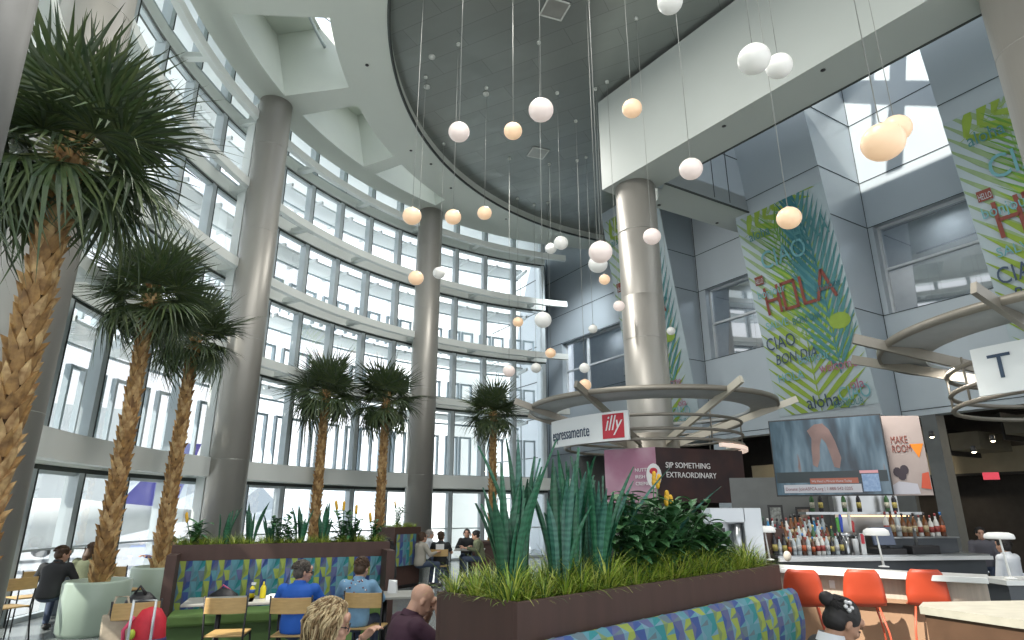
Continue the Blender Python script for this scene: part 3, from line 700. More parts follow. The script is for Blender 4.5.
# ------------------------------------------------------------------ planter booths
LEAFY = mat('grass_lime', (.23, .36, .03), .5, noise=.2); LEAFD = mat('grass_dark', (.05, .13, .02), .5, noise=.3); LEAFO = mat('grass_yellow', (.42, .47, .08), .5, noise=.2)
SNK = None
def snake_mat(name, c1, c2):
    m = bpy.data.materials.new(name); m.use_nodes = True; nt = m.node_tree; b = nt.nodes['Principled BSDF']; b.inputs['Roughness'].default_value = .4
    tc = nt.nodes.new('ShaderNodeTexCoord'); wv = nt.nodes.new('ShaderNodeTexWave'); wv.bands_direction = 'Z'; wv.inputs['Scale'].default_value = 7; wv.inputs['Distortion'].default_value = 11; wv.inputs['Detail'].default_value = 2
    mx = nt.nodes.new('ShaderNodeMix'); mx.data_type = 'RGBA'; mx.inputs['A'].default_value = (*c1, 1); mx.inputs['B'].default_value = (*c2, 1)
    nt.links.new(tc.outputs['Object'], wv.inputs[0]); nt.links.new(wv.outputs['Fac'], mx.inputs['Factor']); nt.links.new(mx.outputs['Result'], b.inputs['Base Color']); return m
SN1 = snake_mat('snake_leaf', (.015, .10, .05), (.035, .16, .085)); SN2 = snake_mat('snake_leaf_blue', (.03, .12, .09), (.065, .20, .15)); SN3 = snake_mat('snake_leaf_dark', (.015, .075, .04), (.03, .12, .065))
BRL = mat('broad_leaf', (.03, .105, .03), .5, noise=.35, scale=4, col2=(.055, .16, .05)); BRL2 = mat('broad_leaf_light', (.06, .18, .07), .5, noise=.2)
YEL = mat('flower_yellow', (.75, .42, .02), .5, noise=.1)

def tuft_mesh(seed, n=46, L=.3, wd=.007):
    r = random.Random(seed); m = MB()
    for i in range(n):
        az = r.uniform(0, 2*PI); el = rad(r.uniform(42, 92)); ln = L*r.uniform(.6, 1.15); d = Vector((cos(az), sin(az), 0)); s = Vector((-sin(az), cos(az), 0)); prev = None
        mt = r.choice([LEAFY, LEAFY, LEAFO, LEAFD, LEAFO]); p = d*r.uniform(0, .05); e = el
        for k in range(6):
            q = k/5; w_ = wd*(1-q*.92); cur = (p-s*w_, p+s*w_)
            if prev: m.poly([prev[0], prev[1], cur[1], cur[0]], mt)
            prev = cur; p = p+(d*cos(e)+Vector((0, 0, 1))*sin(e))*ln/5; e -= rad(r.uniform(8, 22))
    return m
def snake_leaf(h, w, lean, az, tw, seed):
    m = MB(); d = Vector((cos(az), sin(az), 0)); prev = None; n = 10
    for k in range(n+1):
        q = k/n; wq = w*(.55+.9*q-.0*q if q < .5 else 1.0-(q-.5)**2*.6)*(1 if q < .72 else max(.03, (1-q)/.28)**.75)
        a = az+PI/2+tw*q; s = Vector((cos(a), sin(a), 0)); c = d*(lean*h*q*q)+Vector((0, 0, h*q)); nn = Vector((-sin(a), cos(a), 0))
        cur = (c-s*wq/2+nn*w*.16, c-s*wq*.2-nn*.004, c+s*wq*.2-nn*.004, c+s*wq/2+nn*w*.16)
        if prev:
            for j in range(3): m.poly([prev[j], prev[j+1], cur[j+1], cur[j]], None, True)
        prev = cur
    return m
def snake_plant(x, y, z, label, n, h, seed, w=.075, group=None, mats=None):
    r = random.Random(seed); t = thing('snake_plant', label, 'plant', (x, y, z), 0, group)
    for i in range(n):
        az = r.uniform(0, 2*PI); hh = h*r.uniform(.6, 1.05)
        o = snake_leaf(hh, w*r.uniform(.75, 1.2), r.uniform(.02, .3), az, r.uniform(-1.2, 1.2), i).build('leaf', r.choice(mats or [SN1, SN2, SN3, SN1]), t)
        rr = r.uniform(.01, .09); o.location = (rr*cos(az), rr*sin(az), 0)
    return t
def leaf_blade(m, base, d, ln, wd, mt, droop=.3, n=6):
    d = Vector(d).normalized(); s = d.cross(Vector((0, 0, 1))); s = s.normalized() if s.length > .1 else Vector((1, 0, 0)); up = s.cross(d); prev = None
    for k in range(n+1):
        q = k/n; w_ = wd*math.sin(PI*min(.985, q*.93+.05))**.8; c = Vector(base)+d*ln*q-Vector((0, 0, 1))*droop*ln*q*q
        cur = (c-s*w_/2+up*w_*.15, c, c+s*w_/2+up*w_*.15)
        if prev: m.poly([prev[0], prev[1], cur[1], cur[0]], mt, True); m.poly([prev[1], prev[2], cur[2], cur[1]], mt, True)
        prev = cur
def broad_plant(x, y, z, label, h, seed, nst=7, lw=.085, ll=.2, group=None, flower=0):
    r = random.Random(seed); t = thing('leafy_plant', label, 'plant', (x, y, z), 0, group)
    for i in range(nst):
        az = r.uniform(0, 2*PI); ln = r.uniform(.1, .45); m = MB(); hh = h*r.uniform(.6, 1.0); pts = [Vector((cos(az)*ln*q*q*h, sin(az)*ln*q*q*h, hh*q)) for q in (0, .25, .5, .75, 1)]
        m.tube(pts, [.008, .007, .006, .005, .003], 5, BRL)
        for k in range(9):
            q = .2+.8*k/8; p = Vector((cos(az)*ln*q*q*h, sin(az)*ln*q*q*h, hh*q))
            for sd in (1, -1): a2 = az+sd*rad(r.uniform(45, 100))+k*.4; leaf_blade(m, p, (cos(a2), sin(a2), r.uniform(.1, .9)), ll*r.uniform(.7, 1.2), lw*r.uniform(.8, 1.2), BRL if r.random() < .65 else BRL2, r.uniform(.1, .6))
        m.build('stem', BRL, t)
    for i in range(flower):
        m = MB(); a = r.uniform(0, 6.28); b = Vector((cos(a)*.12, sin(a)*.12, h*r.uniform(.95, 1.15))); m.tube([(0, 0, 0), b*.6, b], .007, 5, BRL2)
        for q in range(3): m.ball(b+Vector((.01*q*cos(a), 0, .035*q)), .022, 6, YEL, sz=1.8)
        m.build('flower', YEL, t)
    return t
FAB = [mat('fabric_%s' % n_, c, .75, noise=.06, scale=20) for n_, c in (('lime', (.25, .32, .06)), ('teal', (.02, .20, .22)), ('aqua', (.08, .23, .28)), ('navy', (.035, .075, .24)), ('slate', (.10, .15, .18)), ('sky', (.13, .25, .32)), ('indigo', (.085, .10, .22)), ('olive', (.15, .22, .09)))]
def fabric_patch(m, fn, nu, nv, seed):   # fn(u, v) -> point ; leaf shaped harlequin cells
    lime, teal, aqua, navy, slate, sky, indigo, olive = FAB; cols = [(lime, sky, slate), (navy, indigo, aqua), (aqua, sky, slate), (teal, aqua, sky), (lime, olive, aqua), (indigo, navy, slate)]
    for i in range(nu):
        A, B_, C_ = cols[i % 6]
        for j in range(nv):
            u0, u1, v0, v1 = i/nu, (i+1)/nu, j/nv, (j+1)/nv; vm = (v0+v1)/2; um = (u0+u1)/2; g_ = lambda a, b: fn(a, b)
            if (i+j) % 2:
                m.poly([g_(u0, v0), g_(u1, v0), g_(u1, vm)], C_); m.poly([g_(u0, v0), g_(u1, vm), g_(u1, v1), g_(um, v1)], A); m.poly([g_(u0, v0), g_(um, v1), g_(u0, v1)], B_)
            else:
                m.poly([g_(u0, v0), g_(um, v0), g_(u0, v1)], B_); m.poly([g_(um, v0), g_(u1, v0), g_(u1, v1), g_(u0, v1)], A if j % 3 else FAB[(i*3+j) % 8]); 
def trough(name, label, P0, P1, depth, z, rim=.045):
    # planter box: long face from P0 (left) to P1 (right) as seen from the camera side, depth to the back
    P0 = Vector((*P0, 0)); P1 = Vector((*P1, 0)); d = (P1-P0).normalized(); nb = Vector((-d.y, d.x, 0)); L = (P1-P0).length
    t = thing(name, label, 'planter', P0, math.atan2(d.y, d.x))
    m = MB(); m.box((L/2, .02, z/2), (L, .04, z)); m.box((L/2, depth-.02, z/2), (L, .04, z)); m.box((.02, depth/2, z/2), (.04, depth-.08, z)); m.box((L-.02, depth/2, z/2), (.04, depth-.08, z))
    m.build('box', BROWN, t, bevel=.004)
    m = MB(); m.box((L/2, depth/2, z-.1), (L-.08, depth-.08, .04)); m.build('soil', SOIL, t)
    m = MB(); m.box((L/2, depth/2, .04), (L+.0, depth+.0, .08)); m.build('plinth', BLACK, t)
    return t, d, nb, L
ZN = 1.2
near, nd, nbk, nL = trough('planter_box', 'near brown planter box full of grass and tall snake plants, colourful booth below it', (.034, 4.18), (2.82, 6.98), .80, ZN)
# rounded booth cushion on the camera side (local -y)
def booth(t, L, y0, ztop, zseat, a, b, seedn, nu, nv, roll=True, lab=None):
    m = MB()
    def fn(u, v):   # v 0 at bottom front, 1 over the roll
        x = a+(b-a)*u
        if roll:
            if v < .6: return Vector((x, y0-.17+.03*math.sin(v/.6*PI)*-1, zseat+(ztop-.09-zseat)*v/.6))
            th = (v-.6)/.4*PI*.95; return Vector((x, y0-.085-.085*cos(th), ztop-.09+.09*sin(th)))
        return Vector((x, y0-.06-.015*sin(PI*u*nu)**2, zseat+(ztop-zseat)*v))
    fabric_patch(m, fn, nu, nv, seedn)
    if roll:
        for x in (a, b): m.poly([(x, y0, zseat), *[fn(0 if x == a else 1, k/12) for k in range(13)], (x, y0, ztop-.03)], FAB[1])
    o = m.build('booth_back', FAB[0], t)
    m = MB(); m.box(((a+b)/2, y0-.33, zseat-.02), (b-a, .5, .14)); m.build('booth_seat', mat('seat_green', (.13, .23, .06), .6, noise=.1), t, bevel=.03)
    m = MB(); m.box(((a+b)/2, y0-.30, (zseat-.09)/2), (b-a, .42, zseat-.09)); m.build('booth_base', mat('base_green', (.09, .17, .05), .6, noise=.1), t)
booth(near, nL, 0, .985, .46, .12, nL-.02, 1, 30, 9)
def toW(t, x, y, z): return mw(t) @ Vector((x, y, z))
# tufts in the near planter
TF = [tuft_mesh(s, 70, .36) for s in range(4)]
protos = []
rr_ = random.Random(5)
def tufts(t, L, depth, z, n, label, group, scale=1.0, rows=3, mesh=None, name='grass_tuft'):
    k = 0
    for i in range(n):
        x = L*(i+.5)/n+rr_.uniform(-.03, .03)
        for j in range(rows):
            y = depth*(j+.5)/rows*(.98 if rows > 1 else 1)+rr_.uniform(-.04, .04)
            if rows > 1 and j == 0: y = depth*.2
            p = toW(t, x, max(.05, min(depth-.05, y)), z-.075); q = (i+j) % 4
            o = bpy.data.objects.new(name, TFM[q]); COL.objects.link(o); o.location = p; o.rotation_euler = (0, 0, rr_.uniform(0, 6.28)); s_ = scale*rr_.uniform(.8, 1.15); o.scale = (s_,)*3
            tag(o, label, 'grass', group); k += 1
TFM = []
for i, q in enumerate(TF): o = q.build('grass_tuft', LEAFY); TFM.append(o.data); bpy.data.objects.remove(o)
tufts(near, nL, .80, ZN, 22, 'tuft of long yellow green grass filling the near planter box', 'grass tufts in the near planter', 1.0, 4)
# tall snake plants, left two thirds ; leafy plants, right half
hs = [(.30, .40, 11, 1.0), (.55, .5, 12, 1.15), (.8, .35, 12, 1.0), (1.08, .45, 12, 1.1), (1.3, .38, 12, 1.02), (1.55, .5, 9, .9), (2.1, .55, 5, .8)]
for i, (x, y, n, h) in enumerate(hs):
    p = toW(near, x, y, ZN-.08); snake_plant(p.x, p.y, p.z, ['leftmost tall banded snake plant in the near planter', 'second tall snake plant from the left in the near planter, the highest', 'third snake plant from the left in the near planter', 'fourth snake plant from the left in the near planter', 'snake plant just left of the leafy bushes in the near planter', 'snake plant among the left leafy bushes in the near planter', 'shorter snake plant deep among the leafy bushes in the near planter'][i], n, h, 20+i, .072)
for i, (x, y, h) in enumerate([(1.75, .3, .52), (1.95, .55, .62), (2.2, .35, .6), (2.45, .6, .66), (2.6, .35, .6), (2.9, .5, .58), (3.15, .35, .45), (3.4, .5, .36)]):
    p = toW(near, x, y, ZN-.08); broad_plant(p.x, p.y, p.z, ['leafy bush beside the last tall snake plant in the near planter', 'second leafy bush from the left in the near planter', 'leafy bush in front of the dark poster, near planter', 'tall leafy bush with a yellow flower below the dark poster', 'light leafed bush right of the middle of the near planter', 'leafy bush with yellow flower near the right part of the near planter', 'low leafy bush left of the coffee machine in the near planter', 'lowest leafy plant at the right end of the near planter'][i], h*1.2, 40+i, 9, flower=[0, 0, 1, 2, 0, 1, 0, 0][i])
for (x, y, lean, h) in ((1.75, .5, .55, 1.0), (2.35, .4, .75, .85)):
    p = toW(near, x, y, ZN-.08); t = thing('snake_plant', 'long thin blade leaning right over the bushes, %s of the near planter' % ('middle' if x < 2 else 'right part'), 'plant', p); snake_leaf(h, .05, lean, .15, .6, 1).build('leaf', SN2, t); snake_leaf(h*.7, .05, .2, 2.5, .6, 1).build('leaf', SN1, t)

# far left booth planter
far, fd, fbk, fL = trough('planter_box', 'long brown planter box over the tiled booth at the left, grass on top', (-4.55, 8.8), (-1.84, 9.85), .62, 1.30)
m = MB(); m.box((.06, -.24, .6), (.12, .5, 1.2)); m.build('end_panel', BROWN, far); m = MB(); m.box((fL-.06, -.24, .6), (.12, .5, 1.2)); m.build('end_panel', BROWN, far)
m = MB(); m.box((fL/2, -.02, 1.2), (fL, .05, .2)); m.build('top_band', BROWN, far)
booth(far, fL, 0, 1.10, .46, .12, fL-.12, 3, 34, 5, roll=False)
tufts(far, fL, .62, 1.32, 22, 'tuft of short green grass on top of the tiled booth planter', 'grass tufts on the tiled booth planter', .62, 3)
for i, (x, n, h) in enumerate([(.62, 9, .55), (.95, 10, .62), (1.65, 9, .60), (1.95, 10, .62), (1.25, 5, .45), (2.45, 5, .4)]):
    p = toW(far, x, .34, 1.22); snake_plant(p.x, p.y, p.z, ['snake plant at the left end of the tiled booth planter', 'second snake plant from the left on the tiled booth planter', 'snake plant in front of the left palm of the pair', 'snake plant just right of the left palm trunk of the pair', 'low snake plant in the middle of the tiled booth planter', 'small snake plant right of the paired palm trunks on the booth planter'][i], n, h, 60+i, .06, mats=[SN3, SN1])
for i, (x, h, fl, ll) in enumerate([(.22, .38, 1, .2), (1.35, .5, 0, .13), (1.5, .45, 0, .12), (2.25, .5, 2, .18), (2.4, .45, 1, .16), (2.7, .38, 1, .13)]):
    p = toW(far, x, .3, 1.22); broad_plant(p.x, p.y, p.z, ['big leafed plant with an orange bud at the left end of the booth planter', 'dark leafy stem plant in the middle of the booth planter', 'dark leafy plant left of the paired palms on the booth planter', 'plant with yellow blooms between the paired palm trunks', 'plant with a yellow bloom beside the right palm trunk', 'thin leafy plant at the right end of the booth planter'][i], h, 80+i, 4, .06, ll, flower=fl)
# second booth behind, its end beside the slender column
b2, _, _, L2 = trough('planter_box', 'dark brown planter box end standing before the slender far column', (-2.75, 15.3), (-2.25, 16.1), .55, 1.36)
tufts(b2, L2, .55, 1.38, 5, 'tuft of short green grass on the planter before the slender column', 'grass tufts before the slender column', .6, 3)
p = toW(b2, .4, .3, 1.3); broad_plant(p.x, p.y, p.z, 'leafy plant with a yellow bloom before the slender far column', .55, 91, 5, .05, .18, flower=1)
m = MB(); fabric_patch(m, lambda u, v: Vector((.02+.7*u, -.05, .5+.7*v)), 6, 4, 1); m.build('booth_back', FAB[0], b2)

# ------------------------------------------------------------------ furniture
WOOD = mat('birch_ply', (.50, .33, .13), .45, noise=.18, scale=7, stretch=(1, 1, 6)); TTOP = mat('table_top_grey', (.33, .33, .30), .4, noise=.1)
def chair_mesh(t):
    # wooden cafe chair, front towards +y ; back at -y
    m = MB(); m.box((0, 0, .45), (.40, .40, .022)); m.build('seat', WOOD, t, bevel=.012)
    m = MB(); n = 8; V = []
    for k in (0, 1):
        for i in range(n+1):
            x = -.215+.43*i/n; y = -.225-.045*(1-(x/.215)**2)
            for z in (.68, .84): V.append((x, y-.014*k, z))
    for i in range(n):
        a = 2*i; b = 2*(n+1)+2*i; m.mesh(V, [], None) if i == 0 else None
    fs = []
    for i in range(n):
        a = 2*i; b = 2*(n+1)+2*i; fs += [(a, a+2, a+3, a+1), (b, b+1, b+3, b+2), (a+1, a+3, b+3, b+1), (a, b, b+2, a+2)]
    e = 2*(n+1); fs += [(0, 1, e+1, e), (2*n, e+2*n, e+2*n+1, 2*n+1)]
    m2 = MB(); m2.mesh(V, fs); m2.build('backrest', WOOD, t, bevel=.004)
    for sx in (-1, 1):
        m = MB(); m.tube([(sx*.235, -.26, .0), (sx*.205, -.20, .44), (sx*.222, -.235, .86)], .011, 8); m.build('leg', BLKM, t)
        m = MB(); m.tube([(sx*.215, .22, .0), (sx*.19, .17, .44)], .011, 8); m.build('leg', BLKM, t)
        m = MB(); m.tube([(sx*.205, -.20, .435), (sx*.19, .17, .435)], .009, 6); m.build('rail', BLKM, t)
def chair(x, y, rz, label):
    global CH
    if 'CH' not in globals(): CH = thing('cafe_chair', label, 'chair', (x, y, 0), rad(rz)); chair_mesh(CH); return CH
    return dup(CH, (x, y, 0), rad(rz), label)
def table(x, y, w, d, rz, label, z=.74):
    t = thing('cafe_table', label, 'table', (x, y, 0), rad(rz)); m = MB(); m.box((0, 0, z-.015), (w, d, .03)); m.build('table_top', TTOP, t, bevel=.006)
    m = MB(); m.lathe([(.03, .03), (.03, z-.03)], 12); m.build('post', BLKM, t); m = MB(); m.lathe([(.24, 0), (.24, .012), (.04, .03)], 24); m.build('base', BLKM, t); return t
def gp(px, py, z): q = atz(px, py, z); return q.x, q.y
# chairs in front of the tiled booth (backs to the camera)
x, y = gp(222, 598, .84); chair(x, y+.27, 8, 'empty wooden cafe chair left of the man in the blue polo')
x, y = gp(289, 598, .84); CHB = chair(x, y+.27, 4, 'wooden cafe chair under the man in the bright blue polo')
x, y = gp(364, 593, .84); CHL = chair(x, y+.27, -3, 'wooden cafe chair under the man in the pale denim shirt')
x, y = gp(32, 570, .84); chair(x, y, 60, 'wooden cafe chair by the glass wall, left of the couple')
x, y = gp(12, 577, .84); chair(x, y, 70, 'wooden cafe chair cut by the left edge, nearest the glass wall')
x, y = gp(130, 565, .84); chair(x, y, -20, 'wooden cafe chair seen between the two round planters')
x, y = gp(440, 549, .84); CHF = chair(x, y+.1, 0, 'far wooden cafe chair under the man with the printed black shirt')
x, y = gp(200, 606, .74); table(x+.0, y+.5, .75, .62, 18, 'grey cafe table left of the man in the blue polo')
x, y = gp(262, 604, .74); table(x+.05, y+.5, .75, .62, 18, 'grey cafe table with the yellow bottle')
x, y = gp(392, 601, .74); table(x-.2, y+.62, .8, .62, 18, 'grey cafe table before the man in the pale denim shirt')
x, y = gp(470, 549, .74); table(x, y, .8, .8, 0, 'far cafe table of the group by the glass')
x, y = gp(75, 566, .74); table(x, y+.3, .7, .7, 20, 'cafe table before the couple by the glass')
# items on the tables
def item(name, label, cat, loc, parts, rz=0, group=None):
    t = thing(name, label, cat, loc, rz, group)
    for (pn, mb, mt) in parts: mb.build(pn, mt, t)
    return t
YB = mat('bottle_yellow', (.75, .62, .02), .4); BLU = mat('label_blue', (.05, .12, .4), .4); WP = mat('white_plastic', (.7, .72, .72), .4)
x, y = gp(254, 601, .74); item('sauce_bottle', 'yellow squeeze bottle on the table by the booth', 'bottle', (x, y+.25, .74), [('body', MB().lathe([(.03, 0), (.034, .01), (.034, .11), (.02, .14)], 16), YB), ('cap', MB().lathe([(.016, .14), (.006, .185)], 12), YB)])
x, y = gp(244, 600, .74); item('spray_bottle', 'small spray bottle with white head left of the yellow bottle', 'bottle', (x, y+.22, .74), [('body', MB().lathe([(.03, 0), (.03, .1), (.013, .13)], 16), YB), ('label', MB().lathe([(.031, .05), (.031, .09)], 16), BLU), ('head', MB().box((.01, 0, .155), (.05, .02, .03)), WP)])
x, y = gp(268, 601, .74); item('napkin_stack', 'white napkins on the table right of the yellow bottle', 'napkins', (x, y+.2, .74), [('stack', MB().box((0, 0, .02), (.16, .12, .04)).box((.01, .01, .045), (.14, .1, .01), .2), WP)])
x, y = gp(391, 594, .74); item('paper_bag', 'white paper bag at the right end of the denim shirt man\'s table', 'bag', (x, y+.1, .74), [('bag', MB().mesh([(-.06, -.04, 0), (.06, -.04, 0), (.06, .04, 0), (-.06, .04, 0), (-.05, -.02, .16), (.045, -.03, .13), (.05, .02, .15), (-.04, .03, .14)], [(0, 1, 5, 4), (1, 2, 6, 5), (2, 3, 7, 6), (3, 0, 4, 7), (4, 5, 6, 7), (0, 3, 2, 1)]), WP)])
# luggage
RED = mat('pack_red', (.55, .02, .04), .6, noise=.15, scale=12); CANV = mat('bag_canvas', (.42, .36, .27), .8, noise=.15, scale=20); SUIT = mat('suitcase_grey', (.07, .09, .11), .5, noise=.1); ORG = mat('pack_orange', (.6, .2, .03), .6); NAVY = mat('pack_navy', (.03, .03, .12), .6)
y = 7.0; x = (168-512)/F*y*.96
t = thing('backpack', 'red backpack with coloured straps beside the trolley handle', 'backpack', (x, y, 0), rad(10))
m = MB(); m.lathe([(.12, .28), (.17, .33), (.18, .5), (.16, .68), (.1, .77), (.001, .8)], 20, sy=.75); m.build('body', RED, t)
m = MB(); m.lathe([(.185, .42), (.19, .47), (.185, .5)], 20, sy=.76); m.build('stripe', NAVY, t); m = MB(); m.lathe([(.175, .34), (.187, .40)], 20, sy=.76); m.build('band', ORG, t)
m = MB(); m.tube([(-.1, -.13, .72), (-.17, -.17, .6), (-.15, -.16, .42)], .018, 6); m.tube([(.08, -.13, .74), (.1, -.17, .6), (.1, -.15, .42)], .018, 6); m.build('strap', mat('strap_pink', (.6, .06, .14), .6), t)
m = MB(); m.ball((-.09, -.16, .56), .035, 8, sz=1.4); m.build('tag', mat('tag_lime', (.4, .5, .05), .5), t)
x2, y2 = (150-512)/F*6.4*.93, 6.4
t = thing('trolley_case', 'light grey suitcase with raised handle at the bottom left', 'suitcase', (x2, y2, 0), rad(8))
m = MB(); m.box((0, 0, .30), (.38, .22, .5)); m.build('shell', mat('case_light', (.45, .47, .5), .35), t, bevel=.03)
m = MB(); m.tube([(-.1, 0, .55), (-.1, 0, .93), (.1, 0, .93), (.1, 0, .55)], .013, 8); m.build('handle', WFR, t)
for sx in (-.14, .14):
    m = MB(); m.lathe([(.03, -.012), (.03, .012)], 12, (sx, 0, .03), M=Matrix.Rotation(PI/2, 4, 'Y')); m.build('wheel', BLACK, t)
x3, y3 = (131-512)/F*6.9*.94, 6.9
t = thing('tote_bag', 'tan canvas tote hanging on a chair left of the red backpack', 'bag', (x3, y3, 0), rad(25))
m = MB(); m.mesh([(-.13, -.05, .3), (.13, -.05, .3), (.13, .05, .3), (-.13, .05, .3), (-.15, -.03, .74), (.15, -.03, .72), (.15, .03, .72), (-.15, .03, .74)], [(0, 1, 5, 4), (1, 2, 6, 5), (2, 3, 7, 6), (3, 0, 4, 7), (0, 3, 2, 1), (4, 5, 6, 7)]); m.build('bag', CANV, t, bevel=.02)
m = MB(); m.tube([(-.1, 0, .72), (-.05, 0, .9), (.05, 0, .9), (.1, 0, .72)], .012, 6); m.build('handle', CANV, t)
chair(x3+.02, y3+.25, 30, 'wooden cafe chair behind the tan tote bag')
x4, y4 = (150-512)/F*7.6*.94, 7.6
t = thing('rucksack', 'black rucksack with pink trim behind the red backpack', 'backpack', (x4, y4, 0), 0)
m = MB(); m.lathe([(.14, .35), (.19, .4), (.2, .6), (.17, .78), (.08, .86), (.001, .87)], 18, sy=.7); m.build('body', BLACK, t); m = MB(); m.tube([(-.06, -.05, .85), (0, -.06, .93), (.07, -.05, .85)], .014, 6); m.build('strap', BLACK, t)
p = toW(far, .72, -.33, .50); t = thing('shoulder_bag', 'black bag with pink trim lying on the tiled booth seat', 'bag', p, 0)
m = MB(); m.lathe([(.2, 0), (.22, .08), (.18, .2), (.06, .27), (.001, .28)], 18, sy=.6); m.build('body', BLACK, t); m = MB(); m.tube([(-.08, 0, .24), (-.02, 0, .31), (.08, 0, .25)], .012, 6); m.build('strap', mat('strap_rose', (.5, .1, .2), .5), t)
x5, y5 = gp(50, 618, 0); t = thing('suitcase', 'dark upright suitcase left of the round pale green planter', 'suitcase', (x5+.05, y5, 0), rad(30))
m = MB(); m.box((0, 0, .38), (.26, .4, .66)); m.build('shell', SUIT, t, bevel=.03); m = MB(); m.tube([(-.05, 0, .70), (-.05, 0, .78), (.05, 0, .78), (.05, 0, .70)], .01, 6); m.build('handle', BLACK, t)
m = MB(); [m.lathe([(.03, -.012), (.03, .012)], 12, (sx, sy, .03), M=Matrix.Rotation(PI/2, 4, 'Y')) for sx in (-.09, .09) for sy in (-.15, .15)]; m.build('wheel', BLACK, t)
x6, y6 = gp(395, 600, 0); t = thing('suitcase', 'grey ribbed suitcase beside the woman in black at the booth end', 'suitcase', (x6+.02, y6+2.6, 0), 0)
m = MB(); m.box((0, 0, .36), (.36, .22, .58)); [m.box((-.14+.07*i, -.113, .36), (.02, .012, .5)) for i in range(5)]; m.build('shell', mat('case_green_grey', (.13, .15, .14), .5), t, bevel=.02); m = MB(); m.tube([(-.08, 0, .64), (-.08, 0, .95), (.08, 0, .95), (.08, 0, .64)], .01, 6); m.build('handle', WFR, t)

# ------------------------------------------------------------------ shop interiors behind the opening
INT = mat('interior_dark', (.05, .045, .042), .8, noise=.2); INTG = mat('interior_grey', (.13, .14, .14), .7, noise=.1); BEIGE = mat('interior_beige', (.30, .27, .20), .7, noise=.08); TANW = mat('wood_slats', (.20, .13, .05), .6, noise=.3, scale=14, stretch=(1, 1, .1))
m = MB()
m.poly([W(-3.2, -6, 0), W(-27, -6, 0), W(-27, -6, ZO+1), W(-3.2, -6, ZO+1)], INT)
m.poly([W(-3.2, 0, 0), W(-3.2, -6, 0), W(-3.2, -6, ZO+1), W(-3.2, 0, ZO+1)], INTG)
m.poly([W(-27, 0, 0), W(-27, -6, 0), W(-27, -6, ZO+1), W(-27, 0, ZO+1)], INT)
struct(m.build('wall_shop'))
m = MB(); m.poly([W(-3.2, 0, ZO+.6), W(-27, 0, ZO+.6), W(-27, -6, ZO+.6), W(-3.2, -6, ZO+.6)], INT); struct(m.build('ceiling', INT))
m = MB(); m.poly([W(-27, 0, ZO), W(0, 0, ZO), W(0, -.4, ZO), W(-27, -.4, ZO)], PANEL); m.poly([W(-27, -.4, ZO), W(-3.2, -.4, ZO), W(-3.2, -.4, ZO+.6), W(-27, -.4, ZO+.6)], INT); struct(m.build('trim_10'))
ang = math.atan2(-D.x, D.y)     # rotation that aligns local y with the wall
# jambs between the shops
for k, (u, w_) in enumerate(((-17.4, .35), (-10.9, .5), (-24.9, .4))):
    m = MB(); m.box(tuple(W(u, -.2, ZO/2)), (.4, w_, ZO), ang); struct(m.build('trim_%d' % (11+k), INTG if k != 1 else PANEL))
# beige soffit, bulkheads, ducts of the right hand shop
t = thing('shop_bulkhead', 'beige hanging bulkhead inside the dark shop at the right', 'bulkhead', W(-16.4, -5.0, 0), ang)
m = MB(); m.box((0, 0, 3.15), (.3, 5.4, .7)); m.build('panel', BEIGE, t)
m = MB(); m.box((-.0, 0, 2.77), (.34, 5.4, .06)); m.build('edge', BLACK, t)
for i, (u, z) in enumerate(((-15.9, 3.75), (-17.2, 3.5), (-18.5, 3.8))):
    t = thing('air_duct', ['left', 'middle', 'right'][i]+' boxy duct under the dark shop ceiling at the right', 'duct', W(u, -3.0, 0), ang)
    m = MB(); m.box((0, 0, z), (1.8, .7, .45)); m.build('casing', mat('duct_olive', (.14, .13, .10), .6, noise=.1), t); m = MB(); m.box((0, .42, z), (1.7, .05, .7)); m.build('flange', BLACK, t)
SPOT = mat('spot_glow', (1, .9, .7), .4, emit=(1, .86, .6), es=9)
for i, (px, py) in enumerate(((932, 437), (993, 441), (974, 452), (719, 459), (727, 459))):
    q = aty(px, py, 14.6 if i < 3 else 18.5); t = thing('spotlight', ['left lit spotlight in the dark shop at the right', 'right lit spotlight in the dark shop at the right', 'lower lit spotlight in the dark shop at the right', 'left one of two tiny spotlights right of the dark poster', 'right one of two tiny spotlights right of the dark poster'][i], 'spotlight', q)
    m = MB(); m.lathe([(.05, .14), (.06, .02), (.05, 0)], 12); m.build('housing', BLACK, t); m = MB(); m.ball((0, 0, 0), .045, 10, sz=.6); m.build('lamp', SPOT, t)
q = aty(991, 476, 14.5); m = MB(); m.box((0, 0, 0), (.3, .04, .16)); o = m.build('exit_sign', mat('exit_red', (.45, .03, .05), .5, emit=(1, .1, .15), es=.4)); o.location = q; o.rotation_euler = (0, 0, rad(-30)); tag(o, 'small red lit sign inside the dark shop at the right', 'sign')
# counter wall behind the coffee shop
t = thing('counter_wall', 'beige and slatted wall of the coffee shop behind the bushes', 'wall unit', W(-12.6, -3.0, 0), ang)
m = MB(); m.box((0, 0, 2.75), (.2, 5.6, 1.1)); m.build('upper_panel', BEIGE, t); m = MB(); m.box((.02, .6, 1.75), (.2, 2.6, .9)); m.build('slats', TANW, t); m = MB(); m.box((0, 0, .65), (.2, 5.6, 1.3)); m.build('lower_panel', INTG, t)
t = thing('menu_wall', 'grey wall panel lettered BU left of the television', 'wall panel', W(-14.9, -.6, 0), ang)
m = MB(); m.box((0, 0, 2.0), (.15, 3.2, 4.0)); pn = m.build('panel', INTG, t)
p = aty(764, 493, 17.3)
def wallM(p): ax = -D; ay = Vector((0, 0, 1)); an = N; return Matrix(((ax.x, ay.x, an.x, p.x), (ax.y, ay.y, an.y, p.y), (ax.z, ay.z, an.z, p.z), (0, 0, 0, 1)))
